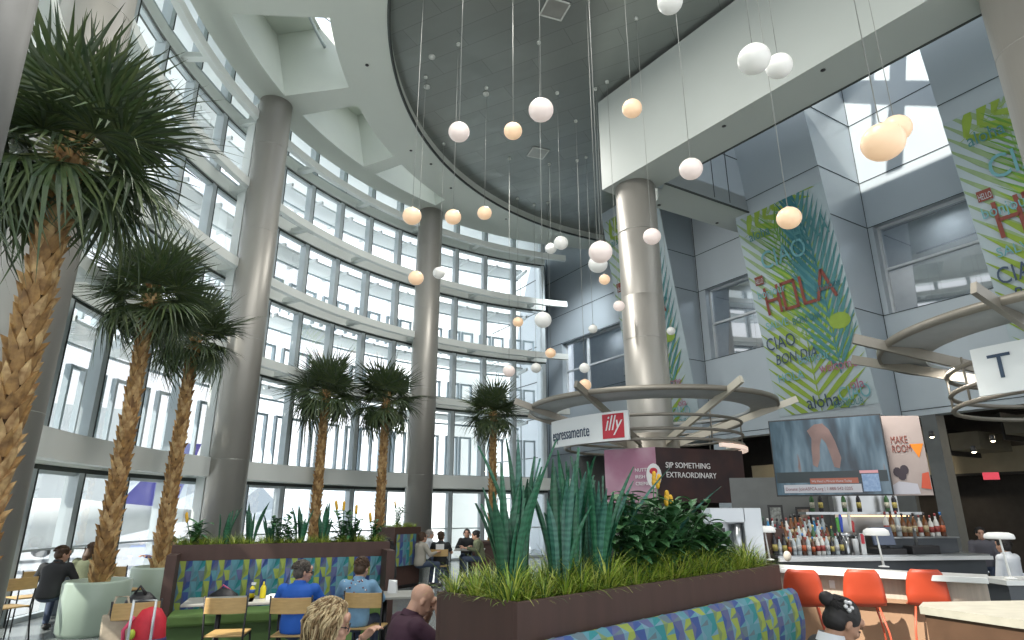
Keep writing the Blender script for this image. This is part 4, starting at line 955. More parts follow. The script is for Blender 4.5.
def on_plane(px, py, v): # ray with wall-parallel plane at offset v
    d = ray(px, py); P = C0+N*v; k = (P.xy-Vector((0, 0))).dot(N.xy)/d.xy.dot(N.xy); return d*k+Vector((0, 0, H))
LIT = mat('lit_letters', (.8, .85, .88), .5, emit=(.9, .96, 1), es=.8)
text_mesh('BU', .42, wallM(on_plane(764, 494, -.50)), LIT, t)
LITC = mat('lit_cyan', (.5, .8, .85), .5, emit=(.55, .9, 1), es=1.2)
text_mesh('Degustation', .17, wallM(on_plane(784, 499, -.48)), LITC, t)
# posters under the canopy
t = thing('poster_board', 'two sided poster board under the coffee canopy, SIP SOMETHING EXTRAORDINARY', 'poster', (0, 0, 0))
q0 = aty(655, 447, 13.3); qL = aty(604, 449, 14.0); qR = aty(742, 451, 14.2); zb, zt = 1.9, q0.z
POK = mat('poster_pink', (.38, .17, .25), .5, col2=(.50, .33, .40), scale=1.2); PDK = mat('poster_dark', (.016, .006, .009), .5, col2=(.045, .014, .012), scale=2.0); WPR = MATS['white_print']
m = MB(); m.poly([(qL.x, qL.y, zb), (q0.x, q0.y, zb), (q0.x, q0.y, zt), (qL.x, qL.y, zt)], POK); m.poly([(q0.x, q0.y, zb), (qR.x, qR.y, zb), (qR.x, qR.y, zt), (q0.x, q0.y, zt)], PDK); m.poly([(qL.x, qL.y, zb), (qL.x, qL.y, zt), (qR.x, qR.y, zt), (qR.x, qR.y, zb)], INT)
m.build('board', POK, t)
axr = (qR-q0); axr.z = 0; axr.normalize(); nr = Vector((axr.y, -axr.x, 0))
def PM(p, ax, nn_): return Matrix(((ax.x, 0, nn_.x, p.x), (ax.y, 0, nn_.y, p.y), (0, 1, nn_.z, p.z), (0, 0, 0, 1)))
text_mesh('SIP SOMETHING', .165, PM(q0+axr*.22+nr*.02+Vector((0, 0, -.42)), axr, nr), WPR, t, sx=1.0)
text_mesh('EXTRAORDINARY', .165, PM(q0+axr*.22+nr*.02+Vector((0, 0, -.62)), axr, nr), WPR, t, sx=.98)
axl = (q0-qL); axl.z = 0; axl.normalize(); nl = Vector((axl.y, -axl.x, 0))
text_mesh('NUTTY', .1, PM(qL+axl*.72+nl*.02+Vector((0, 0, -.52)), axl, nl), WPR, t); text_mesh('IRISH', .1, PM(qL+axl*.72+nl*.02+Vector((0, 0, -.66)), axl, nl), WPR, t); text_mesh('CREME', .1, PM(qL+axl*.72+nl*.02+Vector((0, 0, -.8)), axl, nl), WPR, t)
m = MB(); cc_ = qL+axl*1.15+nl*.03+Vector((0, 0, -.6)); m.poly([cc_+axl*(.17*cos(a))+Vector((0, 0, .24*sin(a)*(1 if sin(a) > 0 else 1.1))) for a in [i*PI/8 for i in range(16)]]); m.build('cup_print', WPR, t)
m = MB(); m.poly([cc_+nl*.01+axl*(.09*cos(a))+Vector((0, 0, .08+.07*sin(a))) for a in [i*PI/6 for i in range(12)]]); m.build('cup_mark', ILLY, t)
# ------------------------------------------------------------------ bar
CTOP = mat('counter_white', (.72, .74, .72), .25, noise=.04); CFR = mat('counter_wood_pale', (.50, .44, .37), .55, noise=.15, scale=5, stretch=(6, 6, .5)); CLOW = mat('counter_tan', (.36, .22, .13), .6, noise=.1)
STN = mat('stainless', (.45, .47, .48), .28, .85, noise=.1, scale=3); DGREY = mat('bar_dark_grey', (.07, .08, .09), .4, noise=.1); ORC = mat('stool_orange', (.43, .055, .02), .45, noise=.05); ORL = mat('stool_leg', (.55, .10, .05), .4)
bd = Vector((.809, -.589, 0)); bn = Vector((.589, .809, 0)); bo = Vector((3.05, 8.31, 0)); BL = 2.35; brz = math.atan2(bd.y, bd.x)
t = thing('bar_counter', 'white topped bar counter with pale wood front behind the orange stools', 'bar counter', bo, brz)
m = MB(); m.box((BL/2, .23, 1.045), (BL, .46, .06)); m.build('worktop', CTOP, t, bevel=.006)
m = MB(); m.box((BL/2, .30, .90), (BL-.04, .2, .24)); m.build('front_panel', CFR, t)
m = MB(); m.box((BL/2, .28, .77), (BL-.04, .34, .035)); m.build('ledge', CLOW, t); m = MB(); m.box((BL/2, .34, .38), (BL-.04, .2, .75)); m.build('lower_panel', CLOW, t)
for x in (.82, 1.62):
    m = MB(); m.box((x, .196, .90), (.06, .012, .09)); o = m.build('socket', WP, t)
st = None
def stool(px, label):
    global st
    x, y = gp(px, 602, .80); pos = (x+.1, y+.16, 0)
    if st is not None: return dup(st, pos, rad(-20), label)
    st = thing('bar_stool', label, 'bar stool', pos, rad(-20))
    # shell: seat curving up to the back
    prof = [(.17, .765), (.10, .755), (0, .75), (-.10, .755), (-.155, .80), (-.175, .88), (-.195, 1.0), (-.21, 1.09), (-.215, 1.13)]
    wd = [.17, .19, .20, .20, .205, .205, .19, .165, .13]; n = 10; V = []; fs = []
    for k in (0, 1):
        for (y_, z_), w_ in zip(prof, wd):
            for i in range(n+1):
                q = -1+2*i/n; V.append((w_*q, y_+.05*q*q*(1 if z_ > .82 else 0)-.012*k, z_+.02*q*q*(1 if z_ < .82 else 0)-.012*k*(1 if z_ < .82 else 0)))
    K = len(prof)*(n+1)
    for a in range(len(prof)-1):
        for i in range(n):
            b = a*(n+1)+i; fs += [(b, b+1, b+n+2, b+n+1), (K+b, K+b+n+1, K+b+n+2, K+b+1)]
    for i in range(n): fs += [(i, K+i, K+i+1, i+1), ((len(prof)-1)*(n+1)+i, (len(prof)-1)*(n+1)+i+1, K+(len(prof)-1)*(n+1)+i+1, K+(len(prof)-1)*(n+1)+i)]
    for a in range(len(prof)-1):
        for e in (0, n): b = a*(n+1)+e; fs.append((b, b+n+1, K+b+n+1, K+b))
    m = MB(); m.mesh(V, fs, None, True); m.build('seat_shell', ORC, st)
    for sx in (-1, 1):
        for sy in (-1, 1):
            m = MB(); m.tube([(sx*.13, sy*.12, .745), (sx*.18, sy*.17, .5), (sx*.22, sy*.21, 0)], .011, 8); m.build('leg', ORL, st)
    m = MB(); m.tube([(-.185, -.175, .3), (.185, -.175, .3), (.185, .175, .3), (-.185, .175, .3)], .009, 6, closed=True); m.build('footrest', ORL, st)
    return st
for px, lb in ((801, 'leftmost orange bar stool, beside the booth end'), (862, 'middle orange bar stool at the white bar'), (926, 'rightmost orange bar stool at the white bar')): stool(px, lb)
LAMPW = mat('lamp_white', (.75, .76, .74), .4, emit=(1, .98, .94), es=.06)
for (px, py, lb, zt_) in ((770, 560, 'white table lamp at the left end of the bar', 1.075), (884, 567, 'white table lamp in the middle of the bar', 1.075)):
    x, y = gp(px, py, zt_); t = thing('table_lamp', lb, 'lamp', (x, y, zt_))
    m = MB(); m.lathe([(.06, 0), (.06, .01), (.012, .02)], 20); m.build('base', LAMPW, t); m = MB(); m.tube([(0, 0, .015), (-.03, 0, .4)], [.014, .009], 8); m.build('stem', LAMPW, t)
    m = MB(); m.lathe([(.145, .37), (.15, .385), (.14, .43), (.10, .455), (.001, .46)], 28, (-.03, 0, 0)); m.build('lamp_shade', LAMPW, t)
# back counter
k0 = Vector((*gp(778, 556, 1.12), 0)); k1 = Vector((*gp(990, 554, 1.12), 0)); kd = (k1-k0).normalized(); kn = Vector((-kd.y, kd.x, 0)); KL = (k1-k0).length; krz = math.atan2(kd.y, kd.x)
t = thing('back_counter', 'stainless back bar counter carrying the crowded bottles', 'counter', k0, krz)
m = MB(); m.box((KL/2, .3, 1.105), (KL, .6, .03)); m.build('worktop', STN, t); m = MB(); m.box((KL/2, .33, .545), (KL-.04, .5, 1.09)); m.build('cabinet', DGREY, t)
m = MB(); m.box((KL/2, -.02, 1.07), (KL, .05, .05)); m.build('rail', WP, t); m = MB(); m.box((.55, .36, 1.17), (1.15, .3, .1)); m.box((.55, .45, 1.25), (1.15, .14, .1)); m.build('riser', DGREY, t)
# bottles
BCOL = [('clear', (.42, .48, .50), (.55, .56, .55)), ('amber', (.15, .06, .02), (.5, .42, .25)), ('green', (.05, .12, .05), (.5, .5, .4)), ('blue', (.05, .22, .42), (.5, .6, .7)), ('brown', (.10, .04, .02), (.55, .12, .04)), ('white', (.60, .60, .57), (.35, .06, .05)), ('dark', (.03, .03, .035), (.5, .42, .12))]
CAPC = [mat('cap_%d' % i, c, .4) for i, c in enumerate(((.22, .03, .03), (.03, .03, .03), (.6, .45, .1), (.6, .6, .6), (.05, .2, .5)))]
BP = []
for n_, c, lc in BCOL:
    t = thing('bottle', 'x', 'bottle', (0, 0, -50)); r = .036 if n_ != 'blue' else .042
    m = MB(); m.lathe([(r*.9, 0), (r, .01), (r, .19), (r*.75, .225), (.014, .25), (.013, .31)], 14); m.build('glass', mat('bottle_'+n_, c, .12), t)
    m = MB(); m.lathe([(r+.001, .06), (r+.001, .15)], 14); m.build('label', mat('label_'+n_, lc, .6, noise=.5, scale=60), t)
    m = MB(); m.lathe([(.016, .29), (.016, .33), (.001, .332)], 10); m.build('cap', CAPC[BCOL.index((n_, c, lc)) % 5], t); BP.append(t)
used = set()
def bottle(k, p, s=1, where='crowded on the back bar', grp='on the back bar'):
    lb = '%s glass bottle %s' % (BCOL[k][0], where); o = dup(BP[k], p, R.uniform(0, 6), lb, scale=s); o['group'] = '%s bottles %s' % (BCOL[k][0], grp); return o
def kc(x, y, z): return k0+kd*x+kn*y+Vector((0, 0, z+.12))
for i in range(15): bottle(R.choice([0, 0, 3, 4, 5, 6, 6, 2]), kc(.06+i*.075, .16, 1.0), R.uniform(.75, 1.0), 'in the front row of the back bar, left of the taps', 'front row')
for i in range(14): bottle(R.choice([0, 0, 1, 2, 5, 4]), kc(.09+i*.075, .28, 1.10), R.uniform(.85, 1.05), 'in the middle row of the back bar, left of the taps', 'middle row')
for i in range(14): bottle(R.choice([0, 0, 3, 1, 5, 6]), kc(.07+i*.075, .44, 1.18), R.uniform(.95, 1.2), 'in the rear row of the back bar, left of the taps', 'rear row')
# right bottle shelf box
rx = (gp(900, 554, 1.12)[0]-k0.x)/kd.x
t = thing('bottle_shelf', 'dark low cabinet with bottles on top, right of the register', 'shelf', kc(rx+.55, .42, 1.0), krz); m = MB(); m.box((0, 0, .11), (1.15, .24, .21)); m.build('body', DGREY, t); m = MB(); m.box((0, -.01, .225), (1.2, .28, .02)); m.build('top', STN, t)
for i in range(11): bottle(R.choice([0, 1, 4, 1, 5, 0]), kc(rx+.07+i*.095, .42, 1.236), R.uniform(.95, 1.2), 'on the dark low cabinet, right of the register', 'on the dark low cabinet')
# stainless tower with wine shelf, tap tower
ta = aty(835, 510, 10.6); tb = aty(900, 510, 10.6)
t = thing('steel_backsplash', 'stainless steel tower panel behind the beer taps', 'panel', (ta.x, 10.6, 0)); w_ = tb.x-ta.x
m = MB(); m.box((w_/2, .1, 1.5), (w_, .15, 1.4)); m.build('panel', STN, t); m = MB(); m.box((w_/2-.2, -.12, 1.70), (w_+.8, .28, .04)); m.build('shelf', STN, t)
m = MB(); m.box((w_/2, -.2, 1.66), (w_, .03, .02)); m.build('strip_light', mat('warm_strip', (1, .7, .4), .5, emit=(1, .62, .3), es=2.2), t)
for i, dx in enumerate((-.42, -.28, .1, .34, .80, .92)): bottle(6 if i % 2 else 2, (ta.x+dx, 10.48, 1.72), 1.0, 'standing on the steel shelf above the taps', 'on the steel shelf')
x0 = (gp(842, 554, 1.12)[0]-k0.x)/kd.x
t = thing('tap_tower', 'metal beer tap tower with green, blue, white and red handles', 'beer tap', kc(x0+.1, .22, 1.0), krz); m = MB(); m.lathe([(.05, 0), (.045, .03), (.045, .24)], 16); m.build('column', STN, t); m = MB(); m.tube([(-.15, 0, .27), (.17, 0, .27)], .04, 12); m.build('bar', STN, t)
m = MB(); [m.tube([(x_, -.03, .27), (x_, -.09, .25), (x_, -.095, .18)], .01, 6) for x_ in (-.1, -.045, .1, .14)]; m.build('spout', STN, t)
for i, (dx, c, h) in enumerate(((-.1, (.08, .35, .05), .22), (-.045, (.03, .08, .5), .26), (.1, (.65, .65, .6), .3), (.14, (.5, .05, .05), .17))):
    m = MB(); m.lathe([(.012, .3), (.02, .35), (.03, .3+h*.8), (.02, .3+h), (.001, .31+h)], 12, (dx, 0, 0), sy=.6); o = m.build('tap_handle', mat('tap_%d' % i, c, .4), t); o['label'] = ['green', 'blue', 'tall white', 'short red'][i]+' tap handle'

x0 = (gp(889, 554, 1.12)[0]-k0.x)/kd.x
t = thing('cash_register', 'dark cash register screen behind the middle white lamp', 'register', kc(x0, .22, 1.0), krz); m = MB(); m.box((0, 0, .04), (.42, .36, .08)); m.build('base', BLACK, t); m = MB(); m.box((0, .02, .25), (.34, .04, .26), M=Matrix.Rotation(rad(-12), 4, 'X')); m.build('screen', mat('screen_blue_grey', (.10, .13, .2), .25), t); m = MB(); m.box((0, .06, .12), (.08, .06, .14)); m.build('stand', BLACK, t)
t = thing('bar_mat', 'black drip tray on the bar right of the register', 'tray', kc(x0+.5, .1, 1.0), krz); m = MB(); m.box((0, 0, .06), (.45, .2, .12)); m.build('tray', BLACK, t, bevel=.01)
t = thing('beer_faucet', 'tall chrome curved faucet right of the register', 'faucet', kc(rx+.28, .12, 1.0), krz); m = MB(); m.tube([(0, 0, 0), (0, 0, .3), (-.02, -.03, .36), (-.05, -.08, .36), (-.06, -.1, .32)], [.025, .022, .018, .014, .012], 10); m.build('spout', STN, t); m = MB(); m.lathe([(.04, 0), (.04, .02), (.02, .03)], 16); m.build('base', STN, t)
x0 = (gp(861, 554, 1.12)[0]-k0.x)/kd.x
t = thing('cup_stack', 'stack of pale cups left of the register', 'cups', kc(x0-.12, .12, 1.0)); m = MB(); m.lathe([(.035, 0), (.045, .2), (.04, .22)], 14); m.build('cups', WP, t)
t = thing('menu_holder', 'red and white card holder left of the register', 'card holder', kc(x0+.02, .15, 1.0)); m = MB(); m.box((0, 0, .15), (.07, .03, .3)); m.build('card', WP, t); m = MB(); m.box((0, -.018, .22), (.05, .006, .14)); m.build('label', ILLY, t)
BEI_ = mat('card_cream', (.38, .35, .3), .6)
t = thing('medallion', 'white oval card with a brown print standing on the bar', 'card', (*gp(788, 562, 1.075), 1.075), rad(-20)); m = MB(); m.lathe([(.001, -.006), (.05, -.006), (.05, .006), (.001, .006)], 20, (0, 0, .075), M=Matrix.Rotation(PI/2, 4, 'X') @ Matrix.Diagonal((1, 1.35, 1, 1))); m.build('card', BEI_, t); m = MB(); m.lathe([(.001, -.008), (.025, -.008)], 10, (0, -.002, .06), M=Matrix.Rotation(PI/2, 4, 'X')); m.build('print', ORG, t)
# television
def quadM(p0, p1, ztop0, zbot0):
    ax = (p1-p0).normalized(); return Matrix(((ax.x, 0, ax.y, p0.x), (ax.y, 0, -ax.x, p0.y), (0, 1, 0, zbot0), (0, 0, 0, 1))), (p1-p0).length
T0 = Vector((4.13, 10.0, 0)); T1 = Vector((5.48, 9.19, 0)); M_, TL = quadM(T0, T1, 3.11, 1.95); TH = 1.17
t = thing('television', 'large flat television hanging over the bar', 'television', (T0.x, T0.y, 1.95))
def pic():
    m = bpy.data.materials.new('screen_picture'); m.use_nodes = True; nt = m.node_tree; b = nt.nodes['Principled BSDF']; b.inputs['Roughness'].default_value = .12
    tc = nt.nodes.new('ShaderNodeTexCoord'); n1 = nt.nodes.new('ShaderNodeTexNoise'); n1.inputs['Scale'].default_value = 1.7; n1.inputs['Detail'].default_value = 3; cr = nt.nodes.new('ShaderNodeValToRGB')
    e = cr.color_ramp.elements; e[0].position = .36; e[0].color = (.012, .022, .032, 1); e[1].position = .68; e[1].color = (.10, .15, .19, 1); k = cr.color_ramp.elements.new(.5); k.color = (.035, .065, .09, 1); k = cr.color_ramp.elements.new(.74); k.color = (.13, .075, .06, 1)
    mp = nt.nodes.new('ShaderNodeMapping'); mp.inputs['Scale'].default_value = (2.6, 2.6, .55); nt.links.new(tc.outputs['Object'], mp.inputs[0])
    nt.links.new(mp.outputs[0], n1.inputs[0]); nt.links.new(n1.outputs['Fac'], cr.inputs[0]); nt.links.new(cr.outputs[0], b.inputs['Base Color']); nt.links.new(cr.outputs[0], b.inputs['Emission Color']); b.inputs['Emission Strength'].default_value = .2; return m
def onp(M, x, y, z): return M @ Vector((x, y, z))
def panel(m, M, x0, y0, x1, y1, z, mt=None): m.poly([onp(M, x0, y0, z), onp(M, x1, y0, z), onp(M, x1, y1, z), onp(M, x0, y1, z)], mt)
m = MB(); vs = [onp(M_, x, y, z) for z in (-.05, 0) for (x, y) in ((0, 0), (TL, 0), (TL, TH), (0, TH))]; m.mesh(vs, [(0, 1, 2, 3), (4, 5, 6, 7), (0, 1, 5, 4), (1, 2, 6, 5), (2, 3, 7, 6), (3, 0, 4, 7)]); m.build('frame', BLACK, t, world=True)
m = MB(); panel(m, M_, .015, .02, TL-.02, TH-.02, .004); m.build('screen', pic(), t, world=True)
SC1 = mat('screen_skin', (.10, .065, .06), .3, col2=(.17, .11, .10), scale=3, emit=(.2, .12, .1), es=.15); SC2 = mat('screen_white', (.26, .27, .3), .3, emit=(.5, .5, .52), es=.2); SC3 = mat('screen_rust', (.22, .07, .045), .3, emit=(.35, .08, .04), es=.15); SC4 = mat('screen_blue', (.11, .18, .3), .3, col2=(.2, .28, .4), scale=30, emit=(.15, .25, .45), es=.15); SC5 = mat('screen_dark', (.02, .03, .035), .3)
m = MB(); m.poly([onp(M_, x, y, .006) for x, y in ((.55, .98), (.66, 1.07), (.78, 1.08), (.86, .98), (.92, .8), (.97, .55), (.93, .4), (.86, .42), (.83, .6), (.79, .78), (.74, .86), (.70, .74), (.68, .55), (.63, .42), (.57, .46), (.58, .7), (.6, .86))]); m.build('picture_figure', SC1, t, world=True)
m = MB(); panel(m, M_, .03, .2, TL-.04, .36, .005); m.build('picture_rail', SC5, t, world=True)
m = MB(); panel(m, M_, .12, .05, 1.18, .17, .008); m.build('text_band', SC2, t, world=True); m = MB(); panel(m, M_, .5, .18, 1.15, .26, .008); m.build('title_band', SC3, t, world=True)
m = MB(); panel(m, M_, 1.2, .06, 1.42, .31, .008); m.build('blue_panel', SC4, t, world=True); m = MB(); panel(m, M_, 1.18, .32, 1.42, .36, .008); m.build('pink_band', mat('screen_pink', (.4, .2, .22), .3, emit=(.4, .2, .22), es=.3), t, world=True)
text_mesh('Donate: JoinASPCA.org | 1-888-542-3205', .068, M_ @ Matrix.Translation((.14, .085, .01)), mat('screen_text', (.15, .04, .04), .5), t, sx=.80, ext=.001)
text_mesh('We Need a Miracle Home Today', .05, M_ @ Matrix.Translation((.52, .2, .01)), SC2, t, sx=.8, ext=.001)
m = MB(); m.tube([(.75, -.35, .6), (.9, .3, .6)], .03, 8); m.build('wall_bracket', BLKM, t)
# poster beside the television
P0_ = Vector((5.54, 9.35, 0)); P1_ = Vector((5.95, 9.05, 0)); M2, PL = quadM(P0_, P1_, 3.1, 1.95); t = thing('poster', 'beige poster with orange drink and red words right of the television', 'poster', (5.54, 9.35, 1.95))
m = MB(); vs = [onp(M2, x, y, z) for z in (-.04, 0) for (x, y) in ((0, 0), (PL, 0), (PL, 1.12), (0, 1.16))]; m.mesh(vs, [(0, 1, 2, 3), (4, 5, 6, 7), (0, 1, 5, 4), (1, 2, 6, 5), (2, 3, 7, 6), (3, 0, 4, 7)]); m.build('board', mat('poster_beige', (.36, .30, .28), .5, noise=.08), t, world=True)
text_mesh('MAKE', .15, M2 @ Matrix.Translation((.1, .74, .006)), REDP, t, sx=.55); text_mesh('ROOM', .15, M2 @ Matrix.Translation((.1, .61, .006)), REDP, t, sx=.55)
DRK = mat('drink_orange', (.75, .22, .01), .4); m = MB(); m.poly([onp(M2, *p, .006) for p in ((.33, .72), (.5, .72), (.42, .52))]); m.build('drink_print', DRK, t, world=True)
m = MB(); [m.poly([onp(M2, cx_+.055*cos(a), cy_+.07*sin(a), .006+.001*i) for a in [k*PI/5 for k in range(10)]]) for i, (cx_, cy_) in enumerate(((.12, .33), (.21, .36), (.17, .28)))]; m.build('berry_print', mat('berry_dark', (.04, .03, .04), .6), t, world=True)
m = MB(); m.poly([onp(M2, *p, .01) for p in ((.38, .1), (.5, .08), (.5, .32), (.42, .3))]); m.build('fruit_print', mat('fruit_red', (.5, .08, .04), .6), t, world=True)
m = MB(); m.poly([onp(M2, *p, .005) for p in ((.02, .02), (.36, .02), (.34, .16), (.12, .2), (.02, .14))]); m.build('ice_print', mat('ice_pale', (.45, .45, .5), .6), t, world=True)

# picture frames left of the bottles
for i, (px, py) in enumerate(((776, 516), (804, 518))):
    p = aty(px, py, 11.0); t = thing('picture_frame', ['left', 'right'][i]+' small black framed print behind the bottles', 'picture frame', p, rad(-20)); m = MB(); m.box((0, 0, 0), (.24, .03, .36)); m.build('frame', BLACK, t); m = MB(); m.box((0, -.018, 0), (.17, .008, .28)); m.build('print', mat('print_grey_%d' % i, ((.3, .32, .3), (.3, .24, .2))[i], .6, noise=.6, scale=25), t)
p = aty(790, 530, 11.1); t = thing('bar_back_wall', 'grey low wall behind the bottles carrying two framed prints', 'wall panel', (p.x-.1, 11.1, 0), rad(-18)); m = MB(); m.box((.3, .15, 1.15), (2.2, .1, 2.3)); m.build('panel', INTG, t)
# coffee machine at the end of the near planter
p = aty(738, 540, 9.4); t = thing('coffee_machine', 'boxy silver coffee machine right of the leafy bushes', 'coffee machine', (p.x, 9.4, 1.0)); zt = aty(740, 508, 9.4).z-1.0
m = MB(); m.box((.17, 0, zt/2), (.26, .4, zt)); m.box((-.18, 0, zt-.1), (.5, .4, .2)); m.box((-.18, .1, zt/2), (.46, .2, zt)); m.build('casing', mat('machine_silver', (.5, .54, .57), .3, .4), t, bevel=.01)
m = MB(); m.lathe([(.06, .0), (.06, zt-.22)], 16, (-.04, -.12, 0)); m.build('cylinder', STN, t); m = MB(); m.box((-.3, -.16, zt-.35), (.12, .1, .16)); m.build('spout', BLACK, t)
t = thing('service_counter', 'dark service counter under the silver coffee machine', 'counter', (p.x, 9.4, 0)); m = MB(); m.box((-.3, .1, .48), (1.8, .7, .96)); m.build('cabinet', DGREY, t); m = MB(); m.box((-.3, .08, .98), (1.84, .74, .04)); m.build('worktop', STN, t)
p2_ = aty(765, 520, 9.8); m = MB(); m.box((0, 0, .24), (.42, .3, .48)); t = m.build('grinder_box', BROWN); t.location = (p2_.x, 9.8, 1.0); tag(t, 'brown box with a ribbed top right of the coffee machine', 'box')
snake_plant(p2_.x-.12, 9.8, 1.49, 'small dark plant with orange bloom above the brown box', 7, .22, 99, .03, mats=[SN3])
# end shelf counter at the bottom right
g0 = [Vector((*gp(*q, .98), 0)) for q in ((921, 603), (1030, 600), (1060, 622), (925, 608))]
a_, b_, c_, d_ = g0
t = thing('stone_counter', 'pale stone topped counter with brown front at the bottom right corner', 'counter', (a_.x, a_.y, 0)); m = MB(); 
P_ = [a_, d_+(d_-a_)*.2, c_, b_+Vector((.2, 0, 0))]
f0_ = Vector((*gp(919, 606, .98), 0)); f1_ = Vector((*gp(1050, 624, .98), 0)); k_a = Vector((*gp(923, 602, .98), 0)); k_b = Vector((*gp(1050, 600, .98), 0))
ring = [f0_, f1_, k_b, k_a]
M0 = mw(t).inverted(); rl = [(M0 @ p) for p in ring]
m.prism([(p.x, p.y) for p in rl], .92, .98); m.build('worktop', mat('stone_pale', (.42, .40, .33), .4, noise=.15, scale=8), t)
cen = sum(rl, Vector((0, 0, 0)))/4; rl2 = [cen+(p-cen)*.93 for p in rl]
m = MB(); m.prism([(p.x, p.y) for p in rl2], 0, .92); m.build('front', mat('counter_brown', (.11, .06, .035), .5, noise=.2, scale=6), t)
# white lamp at the far right of the bar
p = aty(1005, 560, 7.6); t = thing('table_lamp', 'white table lamp at the far right, cut by the edge', 'lamp', (p.x+.02, 7.6, 1.0)); 
m = MB(); m.lathe([(.06, 0), (.06, .01), (.012, .02)], 20); m.build('base', LAMPW, t); m = MB(); m.tube([(0, 0, .015), (-.03, 0, .46)], [.014, .009], 8); m.build('stem', LAMPW, t); m = MB(); m.lathe([(.145, .43), (.15, .445), (.14, .48), (.10, .5), (.001, .505)], 28, (-.03, 0, 0)); m.build('lamp_shade', LAMPW, t)
t = thing('side_counter', 'pale side counter under the far right lamp', 'counter', (p.x, 7.6, 0)); m = MB(); m.box((.35, .1, .97), (1.0, .5, .05)); m.build('worktop', CTOP, t); m = MB(); m.box((.35, .1, .47), (.92, .42, .94)); m.build('cabinet', DGREY, t)
for o in BP:
    for c in [q for q in bpy.data.objects if q.parent == o]: bpy.data.objects.remove(c)
    bpy.data.objects.remove(o)

# ------------------------------------------------------------------ people
SKIN = mat('skin', (.52, .30, .21), .5, noise=.08, scale=20); SKIN2 = mat('skin_tan', (.40, .22, .14), .5, noise=.08, scale=20); DEN = mat('denim_dark', (.05, .07, .12), .8, noise=.15, scale=30)
SHOE = mat('shoe_dark', (.04, .04, .04), .6); EYE = mat('eye_dark', (.03, .02, .02), .2)
def ell(m, c, r, M=None, n=20): m.ball((0, 0, 0), 1, n, M=None) if False else m.mesh(*ellv(c, r, M, n), None, True)
def ellv(c, r, M, n=20):
    k = n//2; V = []; Fc = []; c = Vector(c)
    for i in range(k+1):
        for j in range(n):
            a = PI*i/k; b = 2*PI*j/n; v = Vector((r[0]*sin(a)*cos(b), r[1]*sin(a)*sin(b), -r[2]*cos(a)))+c; V.append(M @ v if M is not None else v)
    for i in range(k):
        for j in range(n): Fc.append((i*n+j, i*n+(j+1) % n, (i+1)*n+(j+1) % n, (i+1)*n+j))
    return V, Fc
def blend(o, vox, it=6, fac=.6):
    r = o.modifiers.new('remesh', 'REMESH'); r.mode = 'VOXEL'; r.voxel_size = vox; r.use_smooth_shade = True
    s = o.modifiers.new('smooth', 'SMOOTH'); s.iterations = it; s.factor = fac
BLH2 = mat('hair_dark_blonde', (.24, .155, .07), .55, noise=.3, scale=40)
